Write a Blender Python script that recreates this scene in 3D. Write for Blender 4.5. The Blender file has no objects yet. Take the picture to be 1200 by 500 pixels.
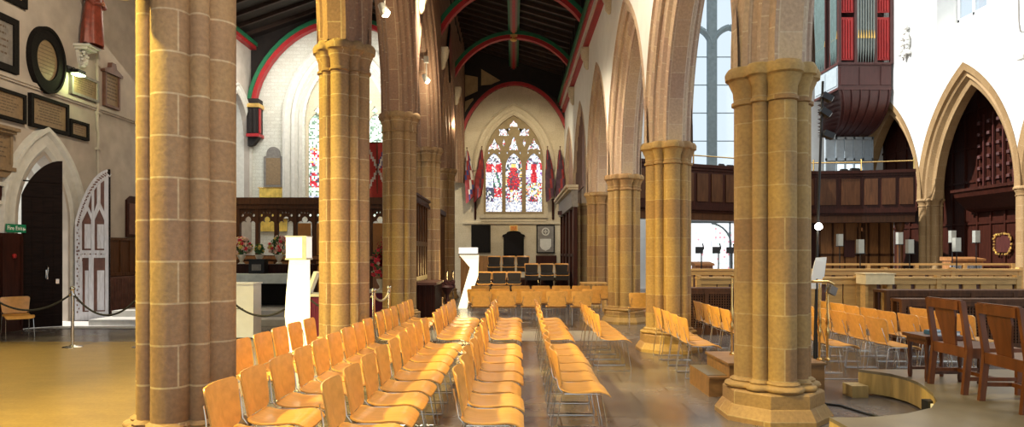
import bpy, bmesh, math, random
from mathutils import Vector, Matrix
random.seed(7)
SC = bpy.context.scene
COL = SC.collection
PI = math.pi
F = 790.0; HC = 1.6; VX = 602.0; VY = 297.0     # focal length in px, eye height, vanishing point of the building

def X(px, D): return (px-VX)/F*D
def Z(py, D): return HC+(VY-py)/F*D

# ------------------------------------------------------------------ camera
cam_d = bpy.data.cameras.new('camera'); cam = bpy.data.objects.new('camera', cam_d); COL.objects.link(cam)
cam.location = (0, 0, HC); cam.rotation_euler = (PI/2, 0, 0)
cam_d.sensor_width = 36; cam_d.lens = F/1200*36
cam_d.shift_x = (600-VX)/1200; cam_d.shift_y = (VY-250)/1200
cam_d.clip_end = 300
SC.camera = cam
# ------------------------------------------------------------------ colour management, world, lights
SC.view_settings.view_transform = 'Standard'; SC.view_settings.look = 'None'
SC.view_settings.gamma = 1; SC.view_settings.use_curve_mapping = False
SC.view_settings.exposure = 0.35
world = bpy.data.worlds.new('world'); SC.world = world; world.use_nodes = True
bg = world.node_tree.nodes['Background']; bg.inputs['Color'].default_value = (0.84, 0.93, 1.0, 1); bg.inputs['Strength'].default_value = 0.86

def light(name, kind, loc, target, energy, color, size=0.5, size_y=None, spot=70, blend=0.6):
    d = bpy.data.lights.new(name, kind); d.energy = energy; d.color = color
    if kind == 'AREA':
        d.size = size
        if size_y: d.shape = 'RECTANGLE'; d.size_y = size_y
    elif kind == 'SPOT':
        d.spot_size = math.radians(spot); d.spot_blend = blend; d.shadow_soft_size = size
    elif kind == 'SUN': d.angle = size
    else: d.shadow_soft_size = size
    o = bpy.data.objects.new(name, d); COL.objects.link(o); o.location = loc
    v = Vector(target)-Vector(loc); o.rotation_euler = v.to_track_quat('-Z', 'Y').to_euler()
    return o
LWX = -10.5; WARM = (1.0, 0.72, 0.38); SOFT = (1.0, 0.86, 0.66); DAY = (0.9, 0.95, 1.0)
light('left_aisle_fill', 'AREA', (-10.1, 20, 6.5), (-2, 18, 2), 250, SOFT, 6, 5)  # added soft fill beside the left wall, where no window stands
light('chapel_wall_fill', 'AREA', (-7, 24.0, 9.0), (-7.5, 27, 5), 330, (1, .98, .90), 5, 2)  # unseen area light added to brighten the chapel end wall
light('transept_floor_fill', 'SPOT', (-7.2, 6.5, 8.5), (-5.6, 7.2, 0), 4200, (1.0, .84, .36), 0.3, spot=85)  # unseen warm spot added for the golden light on the left floor
light('near_pillar_fill', 'SPOT', (-5.6, 3.6, 6.5), (-2.8, 5.2, 2.4), 3200, (1.0, .76, .16), 0.2, spot=75)  # unseen yellow spot added to gild the nearest left pillar
light('second_pillar_fill', 'SPOT', (-6.2, 8.0, 7.0), (-2.8, 10.0, 3.0), 2400, (1.0, .76, .16), 0.3, spot=60)  # unseen yellow spot added for the second left pillar
light('aisle_fill_near', 'SPOT', (-2.0, 5.0, 7.6), (-1.2, 7.3, 0.4), 1500, (1.0, .85, .64), 0.25, spot=72)  # added spot under the roof, brightens the near chairs
light('aisle_fill_mid', 'SPOT', (-2.0, 9.8, 7.6), (2.4, 11.0, 3.0), 1200, (1.0, .85, .62), 0.25, spot=95)  # added spot under the roof, aimed at the second right pillar
light('aisle_fill_front', 'SPOT', (-1.9, 4.0, 7.0), (2.5, 6.8, 2.6), 520, (1.0, .80, .42), 0.25, spot=60)  # added warm spot for the front right pillar, without a fixture
light('aisle_fill_far', 'SPOT', (-2.0, 14.8, 7.3), (1.0, 17.0, 0.4), 1700, (1.0, .84, .60), 0.25, spot=100)  # added overhead spot, lifts the far cross rows of chairs
light('end_wall_fill', 'SPOT', (0.0, 23.0, 8.8), (0, 29.2, 3.0), 1100, (1.0, .85, .58), 0.3, spot=80)  # added overhead spot that brightens the end wall
light('stall_lamp', 'AREA', (9.5, 14.5, 8.0), (9.5, 16.0, 0.6), 260, (1.0, .84, .58), 3, 2)  # added overhead fill for the choir stalls, apart from the slender stall lamps
light('aisle_fill_back', 'SPOT', (.6, 1.0, 7.5), (-2.7, 5.2, 3.0), 900, (1.0, .78, .62), 0.2, spot=34)  # unseen spot above the camera, added for the nearest left pillar
light('wall_lamp', 'SPOT', (-5.5, 11.0, 8.0), (LWX, 15.5, 5.2), 900, (1.0, .84, .62), 0.3, spot=75)  # unseen spot added to lift the wall of memorials
light('door_sun', 'SUN', (-16, 15, 8), (-12.0, 15.3, 4.2), 6.0, (1, .97, .92), 0.02)

# ------------------------------------------------------------------ materials
MATS = {}
def newmat(name):
    m = bpy.data.materials.new(name); m.use_nodes = True
    nt = m.node_tree; b = nt.nodes['Principled BSDF']; MATS[name] = m
    return m, nt, b
def N(nt, t, **kw):
    n = nt.nodes.new(t)
    for k, v in kw.items():
        if k in n.inputs: n.inputs[k].default_value = v
        else: setattr(n, k, v)
    return n
def ramp(nt, stops):
    r = nt.nodes.new('ShaderNodeValToRGB')
    e = r.color_ramp.elements
    while len(e) < len(stops): e.new(0.5)
    for i, (p, c) in enumerate(stops): e[i].position = p; e[i].color = (*c, 1)
    return r
def bump(nt, b, src, strength, dist=0.02):
    n = N(nt, 'ShaderNodeBump', Strength=strength, Distance=dist)
    nt.links.new(src, n.inputs['Height']); nt.links.new(n.outputs[0], b.inputs['Normal']); return n
def simple(name, c, rough=0.5, metal=0.0, var=0.12, scale=6, bumpy=0.0, emit=None, es=1.0, spec=None, stretch=None):
    m, nt, b = newmat(name)
    b.inputs['Roughness'].default_value = rough; b.inputs['Metallic'].default_value = metal
    if spec is not None: b.inputs['Specular IOR Level'].default_value = spec
    tc = N(nt, 'ShaderNodeTexCoord'); src = tc.outputs['Object']
    if stretch:
        mp = N(nt, 'ShaderNodeMapping'); mp.inputs['Scale'].default_value = stretch; nt.links.new(src, mp.inputs[0]); src = mp.outputs[0]
    no = N(nt, 'ShaderNodeTexNoise', Scale=scale, Detail=5.0); nt.links.new(src, no.inputs['Vector'])
    lo = tuple(max(0, v*(1-var)) for v in c); hi = tuple(min(1, v*(1+var)) for v in c)
    r = ramp(nt, [(0.3, lo), (0.7, hi)]); nt.links.new(no.outputs['Fac'], r.inputs[0]); nt.links.new(r.outputs[0], b.inputs['Base Color'])
    if bumpy: bump(nt, b, no.outputs['Fac'], bumpy)
    if emit: b.inputs['Emission Color'].default_value = (*emit, 1); b.inputs['Emission Strength'].default_value = es
    return m
def masonry(name, c1, c2, mortar, bw, rh, msize=0.012, rough=0.75, offset=0.5, stain=(0.35, 0.25, 0.17), bumpv=0.35, rand=True):
    """ashlar blocks in UV metres, with patchy staining"""
    m, nt, b = newmat(name); b.inputs['Roughness'].default_value = rough
    uv = N(nt, 'ShaderNodeTexCoord').outputs['UV']
    if rand:
        oi = N(nt, 'ShaderNodeObjectInfo'); mul = N(nt, 'ShaderNodeMath', operation='MULTIPLY'); mul.inputs[1].default_value = 13.7
        nt.links.new(oi.outputs['Random'], mul.inputs[0])
        cb = N(nt, 'ShaderNodeCombineXYZ'); nt.links.new(mul.outputs[0], cb.inputs[0]); nt.links.new(mul.outputs[0], cb.inputs[1])
        ad = N(nt, 'ShaderNodeVectorMath', operation='ADD'); nt.links.new(uv, ad.inputs[0]); nt.links.new(cb.outputs[0], ad.inputs[1]); uv = ad.outputs[0]
    br = N(nt, 'ShaderNodeTexBrick'); br.offset = offset
    br.inputs['Scale'].default_value = 1; br.inputs['Brick Width'].default_value = bw; br.inputs['Row Height'].default_value = rh
    br.inputs['Mortar Size'].default_value = msize; br.inputs['Mortar Smooth'].default_value = 0.3; br.inputs['Bias'].default_value = 0.0
    br.inputs['Color1'].default_value = (*c1, 1); br.inputs['Color2'].default_value = (*c2, 1); br.inputs['Mortar'].default_value = (*mortar, 1)
    nt.links.new(uv, br.inputs['Vector'])
    no = N(nt, 'ShaderNodeTexNoise', Scale=2.2, Detail=6.0, Roughness=0.65); nt.links.new(uv, no.inputs['Vector'])
    r = ramp(nt, [(0.42, (0, 0, 0)), (0.72, (1, 1, 1))]); nt.links.new(no.outputs['Fac'], r.inputs[0])
    mx = N(nt, 'ShaderNodeMix', data_type='RGBA'); ml = N(nt, 'ShaderNodeMath', operation='MULTIPLY'); ml.inputs[1].default_value = 0.55
    nt.links.new(r.outputs[0], ml.inputs[0]); nt.links.new(ml.outputs[0], mx.inputs[0]); nt.links.new(br.outputs['Color'], mx.inputs[6]); mx.inputs[7].default_value = (*stain, 1)
    fine = N(nt, 'ShaderNodeTexNoise', Scale=28.0, Detail=4.0); nt.links.new(uv, fine.inputs['Vector'])
    r2 = ramp(nt, [(0.3, (0.82, 0.82, 0.82)), (0.7, (1.1, 1.1, 1.1))]); nt.links.new(fine.outputs['Fac'], r2.inputs[0])
    m2 = N(nt, 'ShaderNodeMix', data_type='RGBA', blend_type='MULTIPLY'); m2.inputs[0].default_value = 1
    nt.links.new(mx.outputs[2], m2.inputs[6]); nt.links.new(r2.outputs[0], m2.inputs[7]); nt.links.new(m2.outputs[2], b.inputs['Base Color'])
    bump(nt, b, fine.outputs['Fac'], bumpv, 0.01)
    return m
def woodmat(name, c, rough=0.35, var=0.3, grain=(1, 14, 14), scale=2.0, spec=0.5):
    m, nt, b = newmat(name); b.inputs['Roughness'].default_value = rough; b.inputs['Specular IOR Level'].default_value = spec
    mp = N(nt, 'ShaderNodeMapping'); mp.inputs['Scale'].default_value = grain
    nt.links.new(N(nt, 'ShaderNodeTexCoord').outputs['Object'], mp.inputs[0])
    no = N(nt, 'ShaderNodeTexNoise', Scale=scale, Detail=4.0, Distortion=0.6); nt.links.new(mp.outputs[0], no.inputs['Vector'])
    r = ramp(nt, [(0.3, tuple(v*(1-var) for v in c)), (0.7, tuple(min(1, v*(1+var)) for v in c))])
    nt.links.new(no.outputs['Fac'], r.inputs[0]); nt.links.new(r.outputs[0], b.inputs['Base Color'])
    return m
def vcol(name, rough=0.4, es=0.0, attr='Col'):
    m, nt, b = newmat(name); a = N(nt, 'ShaderNodeAttribute', attribute_name=attr)
    nt.links.new(a.outputs['Color'], b.inputs['Base Color']); b.inputs['Roughness'].default_value = rough
    if es:
        vo = N(nt, 'ShaderNodeTexVoronoi', feature='DISTANCE_TO_EDGE', Scale=14.0)
        nt.links.new(N(nt, 'ShaderNodeTexCoord').outputs['UV'], vo.inputs['Vector'])
        r = ramp(nt, [(0.015, (0.06, 0.06, 0.06)), (0.06, (1, 1, 1))]); nt.links.new(vo.outputs[0], r.inputs[0])
        mx = N(nt, 'ShaderNodeMix', data_type='RGBA', blend_type='MULTIPLY'); mx.inputs[0].default_value = 1
        nt.links.new(a.outputs['Color'], mx.inputs[6]); nt.links.new(r.outputs[0], mx.inputs[7])
        nt.links.new(mx.outputs[2], b.inputs['Emission Color']); b.inputs['Emission Strength'].default_value = es
    return m
def planks(name, c1, c2, gap, bw, rh, rough=0.4):
    return masonry(name, c1, c2, gap, bw, rh, 0.006, rough, 0.5, tuple(v*0.6 for v in c1), 0.1, False)

M_STONE_L = masonry('gold_sandstone', (.37, .245, .105), (.29, .175, .095), (.50, .39, .23), 1.25, .30, .008, stain=(.22, .13, .07))
M_STONE_R = masonry('tan_sandstone', (.39, .245, .078), (.28, .155, .062), (.46, .32, .14), 1.25, .31, .007, stain=(.22, .13, .06))
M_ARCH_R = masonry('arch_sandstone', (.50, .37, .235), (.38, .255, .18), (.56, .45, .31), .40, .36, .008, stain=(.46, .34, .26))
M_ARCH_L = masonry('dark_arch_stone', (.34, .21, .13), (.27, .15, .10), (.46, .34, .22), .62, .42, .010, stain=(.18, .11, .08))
M_ARCH_N = masonry('north_arch_stone', (.36, .23, .10), (.28, .17, .07), (.42, .29, .15), .5, .4, .008, stain=(.25, .15, .06))
M_CREAM = masonry('cream_stone', (.62, .54, .40), (.54, .46, .33), (.56, .49, .37), .7, .4, .006, stain=(.48, .40, .27))
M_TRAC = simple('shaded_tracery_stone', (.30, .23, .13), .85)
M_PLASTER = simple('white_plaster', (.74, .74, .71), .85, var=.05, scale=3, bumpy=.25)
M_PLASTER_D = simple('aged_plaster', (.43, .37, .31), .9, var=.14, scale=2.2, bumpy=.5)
M_RUBBLE = masonry('whitewashed_rubble', (.70, .70, .62), (.64, .63, .55), (.60, .59, .51), .30, .14, .02, stain=(.55, .53, .44), bumpv=1.0)
M_DARKWOOD = simple('black_roof_timber', (.012, .006, .004), .7, var=.4, scale=5)
M_RAFTER = simple('rafter_timber', (.034, .016, .010), .6, var=.3, scale=5)
M_RED = simple('red_paint', (.36, .015, .018), .45)
M_GREEN = simple('green_paint', (.014, .14, .06), .45)
M_GREY_P = simple('grey_brown_paint', (.20, .13, .10), .5)
M_GILT = simple('gilding', (.80, .52, .16), .3, .8)
M_WHITE = simple('white_paint', (.82, .82, .82), .5, var=.04)
M_PANEL = woodmat('brown_oak_panel', (.085, .033, .012), .5, .3, (8, 8, 1), spec=.25)
M_PANEL_D = woodmat('dark_red_panel', (.036, .009, .005), .5, .35, (8, 8, 1), spec=.2)
M_PANEL_O = woodmat('golden_oak_panel', (.32, .14, .045), .4, .25, (8, 8, 1))
M_OAK = woodmat('light_oak', (.52, .31, .11), .45, .18, (1, 8, 8), spec=.3)
M_CHAIRWOOD = woodmat('orange_plywood', (.74, .37, .095), .27, .10, (1.5, 6, 6), 2.5, .6)
M_DARKCHAIR = woodmat('mahogany', (.115, .036, .012), .3, .3, (6, 6, 1), spec=.45)
M_FABRIC = simple('charcoal_fabric', (.028, .023, .022), .9, var=.2, scale=60, bumpy=.2)
M_CHROME = simple('chromed_steel', (.62, .60, .56), .22, 1.0, var=.03)
M_BRASS = simple('polished_brass', (.85, .58, .22), .2, 1.0, var=.05)
M_BLACK = simple('black_metal', (.015, .015, .016), .45, .3)
M_ROPE = simple('black_rope', (.012, .011, .012), .8, bumpy=.3, scale=80)
M_ROPE_G = simple('pale_rope', (.45, .40, .33), .8, bumpy=.3, scale=80)
M_DOOR = simple('black_oak_door', (.010, .005, .004), .8, var=.4, scale=4, stretch=(1, 1, 6), spec=.15)
M_DOORW = simple('weathered_grey_oak', (.52, .52, .56), .65, var=.16, scale=5, stretch=(6, 6, 1), bumpy=.2)
M_DOORR = simple('red_brown_oak', (.12, .05, .035), .5, var=.3)
M_SLATE = simple('black_slate', (.010, .008, .007), .9, var=.3, scale=30, spec=.15)
M_TAN = simple('tan_tablet_stone', (.24, .16, .085), .6, var=.15, scale=14)
M_GREYT = simple('grey_tablet_stone', (.20, .18, .16), .55, var=.2, scale=10)
M_TABLETW = simple('white_marble', (.6, .58, .52), .4, var=.08, scale=8)
M_COPPER = simple('terracotta_red_robe', (.22, .045, .025), .5, var=.3, scale=8)
M_SKIN = simple('painted_skin', (.42, .20, .12), .5)
M_LETTER = simple('faded_lettering', (.12, .08, .05), .8)
M_GREENS = simple('green_sign', (.01, .22, .10), .4)
M_PAPER = simple('paper', (.85, .84, .80), .7, var=.03)
M_BLUE = simple('blue_cover', (.03, .13, .22), .4)
M_PURPLE = simple('purple_cloth', (.13, .01, .05), .8)
M_CLOTH = simple('altar_linen', (.62, .66, .60), .8)
M_DAIS = simple('dais_top', (.165, .135, .09), .32, var=.22, scale=2.5)
M_DAISF = woodmat('dais_front_oak', (.44, .30, .11), .45, .28, (6, 6, 1))
M_STEPW = woodmat('step_wood', (.22, .11, .035), .4, .3, (2, 6, 6))
M_GLAREW = simple('glare_white', (1, 1, 1), .5, emit=(1, .97, .9), es=.45)  # emission stands in for bright glare on the white box heads
M_GLAREY = simple('glare_warm', (1, .95, .8), .5, emit=(1, .88, .58), es=1.0)  # warm emission imitating overexposed sunlight on column and stand
M_BULB = simple('lit_bulb', (1, .9, .7), .5, emit=(1, .95, .82), es=25)
M_FLOODG = simple('lit_flood_green', (.9, 1, .8), .5, emit=(.75, 1, .45), es=14)
M_FROST = simple('frosted_shade', (.62, .62, .56), .5)
M_REDPIPE = simple('red_pipe_panel', (.36, .012, .010), .5)
M_TEAL = simple('teal_pipe_metal', (.14, .20, .19), .35, .5)
M_SILVER = simple('silver_pipe_metal', (.20, .22, .20), .3, .7)
M_CASE = woodmat('organ_case_mahogany', (.065, .016, .013), .5, .25, (8, 8, 1))
M_CASEB = simple('pale_blue_grey_panel', (.36, .42, .46), .4, var=.08)
M_PINKB = simple('pinkish_boards', (.26, .17, .14), .6, var=.2, scale=5, stretch=(8, 8, 1))
M_GLASSC = vcol('stained_glass', .3, .95)
M_LEAF = simple('green_leaves', (.04, .13, .03), .6, var=.4, scale=20)
M_FLR = simple('red_petals', (.62, .02, .04), .6, var=.3, scale=20)
M_FLP = simple('pink_cream_petals', (.72, .48, .36), .6, var=.35, scale=12)
M_FLY = simple('yellow_petals', (.72, .55, .12), .6, var=.3)
M_CHINA = simple('cream_china', (.72, .66, .52), .3)
M_GOLDCL = simple('gold_hanging', (.72, .50, .10), .5, var=.25, scale=5)
M_FLAGR = simple('red_flag_cloth', (.22, .02, .02), .8, var=.3)
M_FLAGD = simple('dark_flag_cloth', (.06, .025, .04), .8, var=.4, scale=6)
M_FLAGW = simple('flag_white_cloth', (.55, .50, .45), .8)
M_FLAGB = simple('flag_blue_cloth', (.03, .04, .16), .8)

m, nt, b = newmat('clear_glass')
out = [n for n in nt.nodes if n.type == 'OUTPUT_MATERIAL'][0]
tr = N(nt, 'ShaderNodeBsdfTransparent'); gl = N(nt, 'ShaderNodeBsdfGlossy', Roughness=.05); mix = N(nt, 'ShaderNodeMixShader', Fac=.06)
tr.inputs[0].default_value = (.93, .96, .98, 1)
nt.links.new(tr.outputs[0], mix.inputs[1]); nt.links.new(gl.outputs[0], mix.inputs[2]); nt.links.new(mix.outputs[0], out.inputs[0])
M_GLASS = m

def floor_mat():
    m, nt, b = newmat('polished_stone_floor')
    uv = N(nt, 'ShaderNodeTexCoord').outputs['UV']
    br = N(nt, 'ShaderNodeTexBrick'); br.offset = .5
    for k, v in (('Scale', 1), ('Brick Width', .9), ('Row Height', .6), ('Mortar Size', .008), ('Bias', 0)): br.inputs[k].default_value = v
    br.inputs['Color1'].default_value = (.165, .150, .142, 1); br.inputs['Color2'].default_value = (.125, .113, .112, 1); br.inputs['Mortar'].default_value = (.06, .05, .045, 1)
    nt.links.new(uv, br.inputs[0])
    no = N(nt, 'ShaderNodeTexNoise', Scale=1.1, Detail=6.0); nt.links.new(uv, no.inputs['Vector'])
    r = ramp(nt, [(0.35, (.6, .55, .55)), (0.7, (1.25, 1.15, 1.05))]); nt.links.new(no.outputs['Fac'], r.inputs[0])
    mx = N(nt, 'ShaderNodeMix', data_type='RGBA', blend_type='MULTIPLY'); mx.inputs[0].default_value = 1
    nt.links.new(br.outputs['Color'], mx.inputs[6]); nt.links.new(r.outputs[0], mx.inputs[7]); nt.links.new(mx.outputs[2], b.inputs['Base Color'])
    rr = N(nt, 'ShaderNodeMapRange'); rr.inputs[3].default_value = .16; rr.inputs[4].default_value = .34
    nt.links.new(no.outputs['Fac'], rr.inputs[0]); nt.links.new(rr.outputs[0], b.inputs['Roughness'])
    b.inputs['Specular IOR Level'].default_value = .65
    return m
M_FLOOR = floor_mat()
M_FLOOR_L = masonry('warm_woodblock_floor', (.30, .20, .075), (.25, .165, .065), (.16, .11, .05), .28, .09, .002, rough=.30, stain=(.20, .13, .05), bumpv=.05, rand=False)
M_PATH = masonry('pale_stone_path', (.33, .31, .28), (.27, .25, .23), (.2, .18, .16), .8, .6, .008, rough=.3, stain=(.22, .2, .18), bumpv=.05, rand=False)

# ------------------------------------------------------------------ mesh builder
class MB:
    def __init__(s): s.v = []; s.f = []; s.uv = []; s.mi = []; s.col = []
    def face(s, pts, uv=None, mi=0, col=None):
        n = len(s.v); s.v += [tuple(p) for p in pts]; s.f.append(tuple(range(n, n+len(pts)))); s.uv.append(uv); s.mi.append(mi); s.col.append(col)
    def mesh(s, vs, fs, mi=0, uvs=None, T=None):
        n = len(s.v)
        if T is not None: vs = [tuple(T @ Vector(p)) for p in vs]
        s.v += [tuple(p) for p in vs]
        for i, f in enumerate(fs): s.f.append(tuple(n+k for k in f)); s.uv.append(uvs[i] if uvs else None); s.mi.append(mi); s.col.append(None)
    def box(s, x0, x1, y0, y1, z0, z1, mi=0, T=None):
        vs = [(x0,y0,z0),(x1,y0,z0),(x1,y1,z0),(x0,y1,z0),(x0,y0,z1),(x1,y0,z1),(x1,y1,z1),(x0,y1,z1)]
        s.mesh(vs, [(0,3,2,1),(4,5,6,7),(0,1,5,4),(1,2,6,5),(2,3,7,6),(3,0,4,7)], mi, None, T); return s
    def tube(s, pts, r, n=8, mi=0, cap=True):
        pts = [Vector(p) for p in pts]; rings = []
        up = None
        for i, p in enumerate(pts):
            a = pts[max(0, i-1)]; c = pts[min(len(pts)-1, i+1)]; d = (c-a).normalized()
            if up is None: up = Vector((0,0,1)) if abs(d.z) < .9 else Vector((1,0,0))
            sx = d.cross(up).normalized(); up = sx.cross(d).normalized()
            rr = r[i] if isinstance(r, (list, tuple)) else r
            rings.append([p+(sx*math.cos(2*PI*k/n)+up*math.sin(2*PI*k/n))*rr for k in range(n)])
        vs = [q for ring in rings for q in ring]; fs = []
        for i in range(len(pts)-1):
            for k in range(n): fs.append((i*n+k, i*n+(k+1)%n, (i+1)*n+(k+1)%n, (i+1)*n+k))
        if cap: fs.append(tuple(range(n-1, -1, -1))); fs.append(tuple((len(pts)-1)*n+k for k in range(n)))
        s.mesh(vs, fs, mi); return s
    def lathe(s, prof, cx=0, cy=0, n=20, mi=0, T=None):
        vs = []; fs = []
        for (r, z) in prof:
            for k in range(n): a = 2*PI*k/n; vs.append((cx+r*math.cos(a), cy+r*math.sin(a), z))
        for i in range(len(prof)-1):
            for k in range(n): fs.append((i*n+k, i*n+(k+1)%n, (i+1)*n+(k+1)%n, (i+1)*n+k))
        fs.append(tuple(range(n-1, -1, -1))); fs.append(tuple((len(prof)-1)*n+k for k in range(n)))
        s.mesh(vs, fs, mi, None, T); return s
    def sphere(s, c, r, n=12, mi=0, sz=1.0):
        prof = [(max(1e-4, r*math.sin(PI*i/(n//2))), c[2]-r*sz*math.cos(PI*i/(n//2))) for i in range(n//2+1)]
        s.lathe(prof, c[0], c[1], n, mi); return s
    def prism(s, poly, fn, d0, d1, mi=0):
        """poly of (a,b), fn(a,b,d)->xyz, extruded d0..d1"""
        n = len(poly); vs = [fn(a, b, d0) for a, b in poly]+[fn(a, b, d1) for a, b in poly]
        fs = [tuple(range(n)), tuple(range(2*n-1, n-1, -1))]+[(i, i+n, (i+1)%n+n, (i+1)%n) for i in range(n)]
        s.mesh(vs, fs, mi); return s
    def build(s, name, mats, parent=None, smooth=False, angle=35):
        me = bpy.data.meshes.new(name); me.from_pydata(s.v, [], s.f)
        if not isinstance(mats, (list, tuple)): mats = [mats]
        for m in mats: me.materials.append(m)
        me.uv_layers.new(name='UVMap'); has = any(c is not None for c in s.col)
        if has: me.color_attributes.new('Col', 'FLOAT_COLOR', 'CORNER'); ca = me.color_attributes['Col']
        ul = me.uv_layers['UVMap']
        for p in me.polygons:
            u = s.uv[p.index]; p.material_index = s.mi[p.index]
            if u is None:
                nn = p.normal; a = max(range(3), key=lambda k: abs(nn[k])); i, j = ((1, 2), (0, 2), (0, 1))[a]
                for li in p.loop_indices: co = s.v[me.loops[li].vertex_index]; ul.data[li].uv = (co[i], co[j])
            else:
                for li, q in zip(p.loop_indices, u): ul.data[li].uv = q
            if has:
                c = s.col[p.index] or (1, 1, 1)
                for li in p.loop_indices: ca.data[li].color = (*c, 1)
        bm = bmesh.new(); bm.from_mesh(me)
        bmesh.ops.remove_doubles(bm, verts=bm.verts, dist=1e-5)
        if not has: bmesh.ops.recalc_face_normals(bm, faces=bm.faces)
        bm.to_mesh(me); bm.free()
        if smooth:
            for p in me.polygons: p.use_smooth = True
            me.set_sharp_from_angle(angle=math.radians(angle))
        o = bpy.data.objects.new(name, me); COL.objects.link(o)
        if parent: o.parent = parent
        return o
def tag(o, label=None, cat=None, group=None, kind=None):
    if label: o['label'] = label
    if cat: o['category'] = cat
    if group: o['group'] = group
    if kind: o['kind'] = kind
    return o
def empty(name, loc, label, cat, rz=0, group=None, kind=None):
    o = bpy.data.objects.new(name, None); COL.objects.link(o); o.location = loc; o.rotation_euler = (0, 0, rz); o.empty_display_size = .1
    return tag(o, label, cat, group, kind)
def recenter(o, loc):
    """give a one-mesh thing its origin at loc"""
    o.data.transform(Matrix.Translation(-Vector(loc))); o.location = loc; return o
def struct(o): o['kind'] = 'structure'; return o
def children(o, allobj=None): return [c for c in o.children]
def copy_tree(o, parent=None):
    c = o.copy(); COL.objects.link(c)
    if parent: c.parent = parent
    for ch in o.children: copy_tree(ch, c)
    return c
def plate(outline, holes, fn, d0, d1, name, mat, parent=None):
    """a slab with holes; outline/holes are lists of (a,b)"""
    cu = bpy.data.curves.new('tmp', 'CURVE'); cu.dimensions = '2D'; cu.fill_mode = 'BOTH'; cu.extrude = abs(d1-d0)/2
    for poly in [outline]+holes:
        sp = cu.splines.new('POLY'); sp.points.add(len(poly)-1); sp.use_cyclic_u = True
        for p, (a, b_) in zip(sp.points, poly): p.co = (a, b_, 0, 1)
    to = bpy.data.objects.new('tmp', cu); COL.objects.link(to)
    dg = bpy.context.evaluated_depsgraph_get(); me = bpy.data.meshes.new_from_object(to.evaluated_get(dg))
    vs = [fn(v.co.x, v.co.y, (d0+d1)/2+v.co.z) for v in me.vertices]; fs = [tuple(p.vertices) for p in me.polygons]
    bpy.data.objects.remove(to); bpy.data.curves.remove(cu); bpy.data.meshes.remove(me)
    mb = MB(); mb.mesh(vs, fs); return mb.build(name, mat, parent)

# pointed arches --------------------------------------------------
def arch_pts(h, r, off=0.0, n=14):
    """(s,z) from left springing to right springing, offset outward by off; z from springing"""
    if r >= h:
        R = (h*h+r*r)/(2*h); cx = R-h; Ro = R+off; pm = math.acos(max(-1, min(1, cx/Ro)))
        L = [(cx-Ro*math.cos(pm*k/n), Ro*math.sin(pm*k/n)) for k in range(n+1)]
    else:
        L = [(-(h+off)*math.cos(PI/2*k/n), (r+off)*math.sin(PI/2*k/n)) for k in range(n+1)]
    return L+[(-s_, z) for s_, z in L[-2::-1]]
def arch_outline(sc, h, z0, zs, r, off=0.0, n=10):
    return [(sc-h-off, z0)]+[(sc+a, zs+b_) for a, b_ in arch_pts(h, r, off, n)]+[(sc+h+off, z0)]
def arch_ring(mb, fn, sc, h, zs, r, prof, n=14, z0=None, mi=0):
    """prof: (off, depth) moulding section swept round the arch, down the jambs to z0"""
    lines = []
    for off, d in prof:
        P = [(sc+a, zs+b_) for a, b_ in arch_pts(h, r, off, n)]
        if z0 is not None: P = [(P[0][0], z0)]+P+[(P[-1][0], z0)]
        lines.append([fn(a, b_, d) for a, b_ in P])
    v = 0
    for i in range(len(prof)-1):
        dv = math.hypot(prof[i+1][0]-prof[i][0], prof[i+1][1]-prof[i][1]); u = 0
        for k in range(len(lines[0])-1):
            a, b_, c, d = lines[i][k], lines[i][k+1], lines[i+1][k+1], lines[i+1][k]
            du = (Vector(b_)-Vector(a)).length
            mb.face([a, b_, c, d], [(u, v), (u+du, v), (u+du, v+dv), (u, v+dv)], mi); u += du
        v += dv
def wall_open(name, fn, s0, s1, ztop, opens, t, mat, z0=0):
    """wall in (s,z), thickness t, pointed openings (sc,h,sill,spring,rise)"""
    outer = [(s0, z0), (s0, ztop), (s1, ztop), (s1, z0)]
    holes = []
    for sc, h, sill, zs, r in opens:
        if sill <= z0: sill = z0+.001
        holes.append(arch_outline(sc, h, sill, zs, r))
    return plate(outer, holes, fn, 0, t, name, mat)

# ------------------------------------------------------------------ the setting
XL, XR = -2.5, 2.57
LW = -10.5; NW = 16.0; YE = 29.2; YC = 27.0; YN = 31.0
mb = MB(); mb.box(-14, 19, -6, 34, -.12, 0); struct(mb.build('floor', M_FLOOR))
mb = MB(); mb.box(-10.5, -3.05, -5, 12.2, 0, .006); struct(mb.build('floor_left', M_FLOOR_L))
mb = MB(); mb.box(-2.0, 2.0, 12.35, 13.95, 0, .005); struct(mb.build('floor_path', M_PATH))

fL = lambda s_, z, d: (LW-d, s_, z)
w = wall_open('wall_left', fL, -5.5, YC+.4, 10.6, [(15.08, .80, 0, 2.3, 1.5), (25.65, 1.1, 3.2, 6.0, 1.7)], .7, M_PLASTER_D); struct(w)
fE = lambda s_, z, d: (s_, YC+d, z)
struct(wall_open('wall_chapel_end', fE, LW-.7, -2.4, 12.5, [(-6.75, 1.62, 3.0, 6.9, 2.6)], .5, M_RUBBLE))
fN = lambda s_, z, d: (s_, YE+d, z)
struct(wall_open('wall_far', fN, -2.9, 2.9, 11.0, [(0.0, 1.30, 3.3, 5.55, 2.05)], .5, M_CREAM))
fW = lambda s_, z, d: (s_, YN+d, z)
struct(plate([(2.2, 0), (2.2, 17), (17.6, 17), (17.6, 0)], [arch_outline(9.2, 1.6, 5.5, 11.6, 3.0), [(7.7, .02), (7.7, 3.15), (10.5, 3.15), (10.5, .02)]], fW, 0, .6, 'wall_nave_end', M_PLASTER))
fR = lambda s_, z, d: (NW+d, s_, z)

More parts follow.
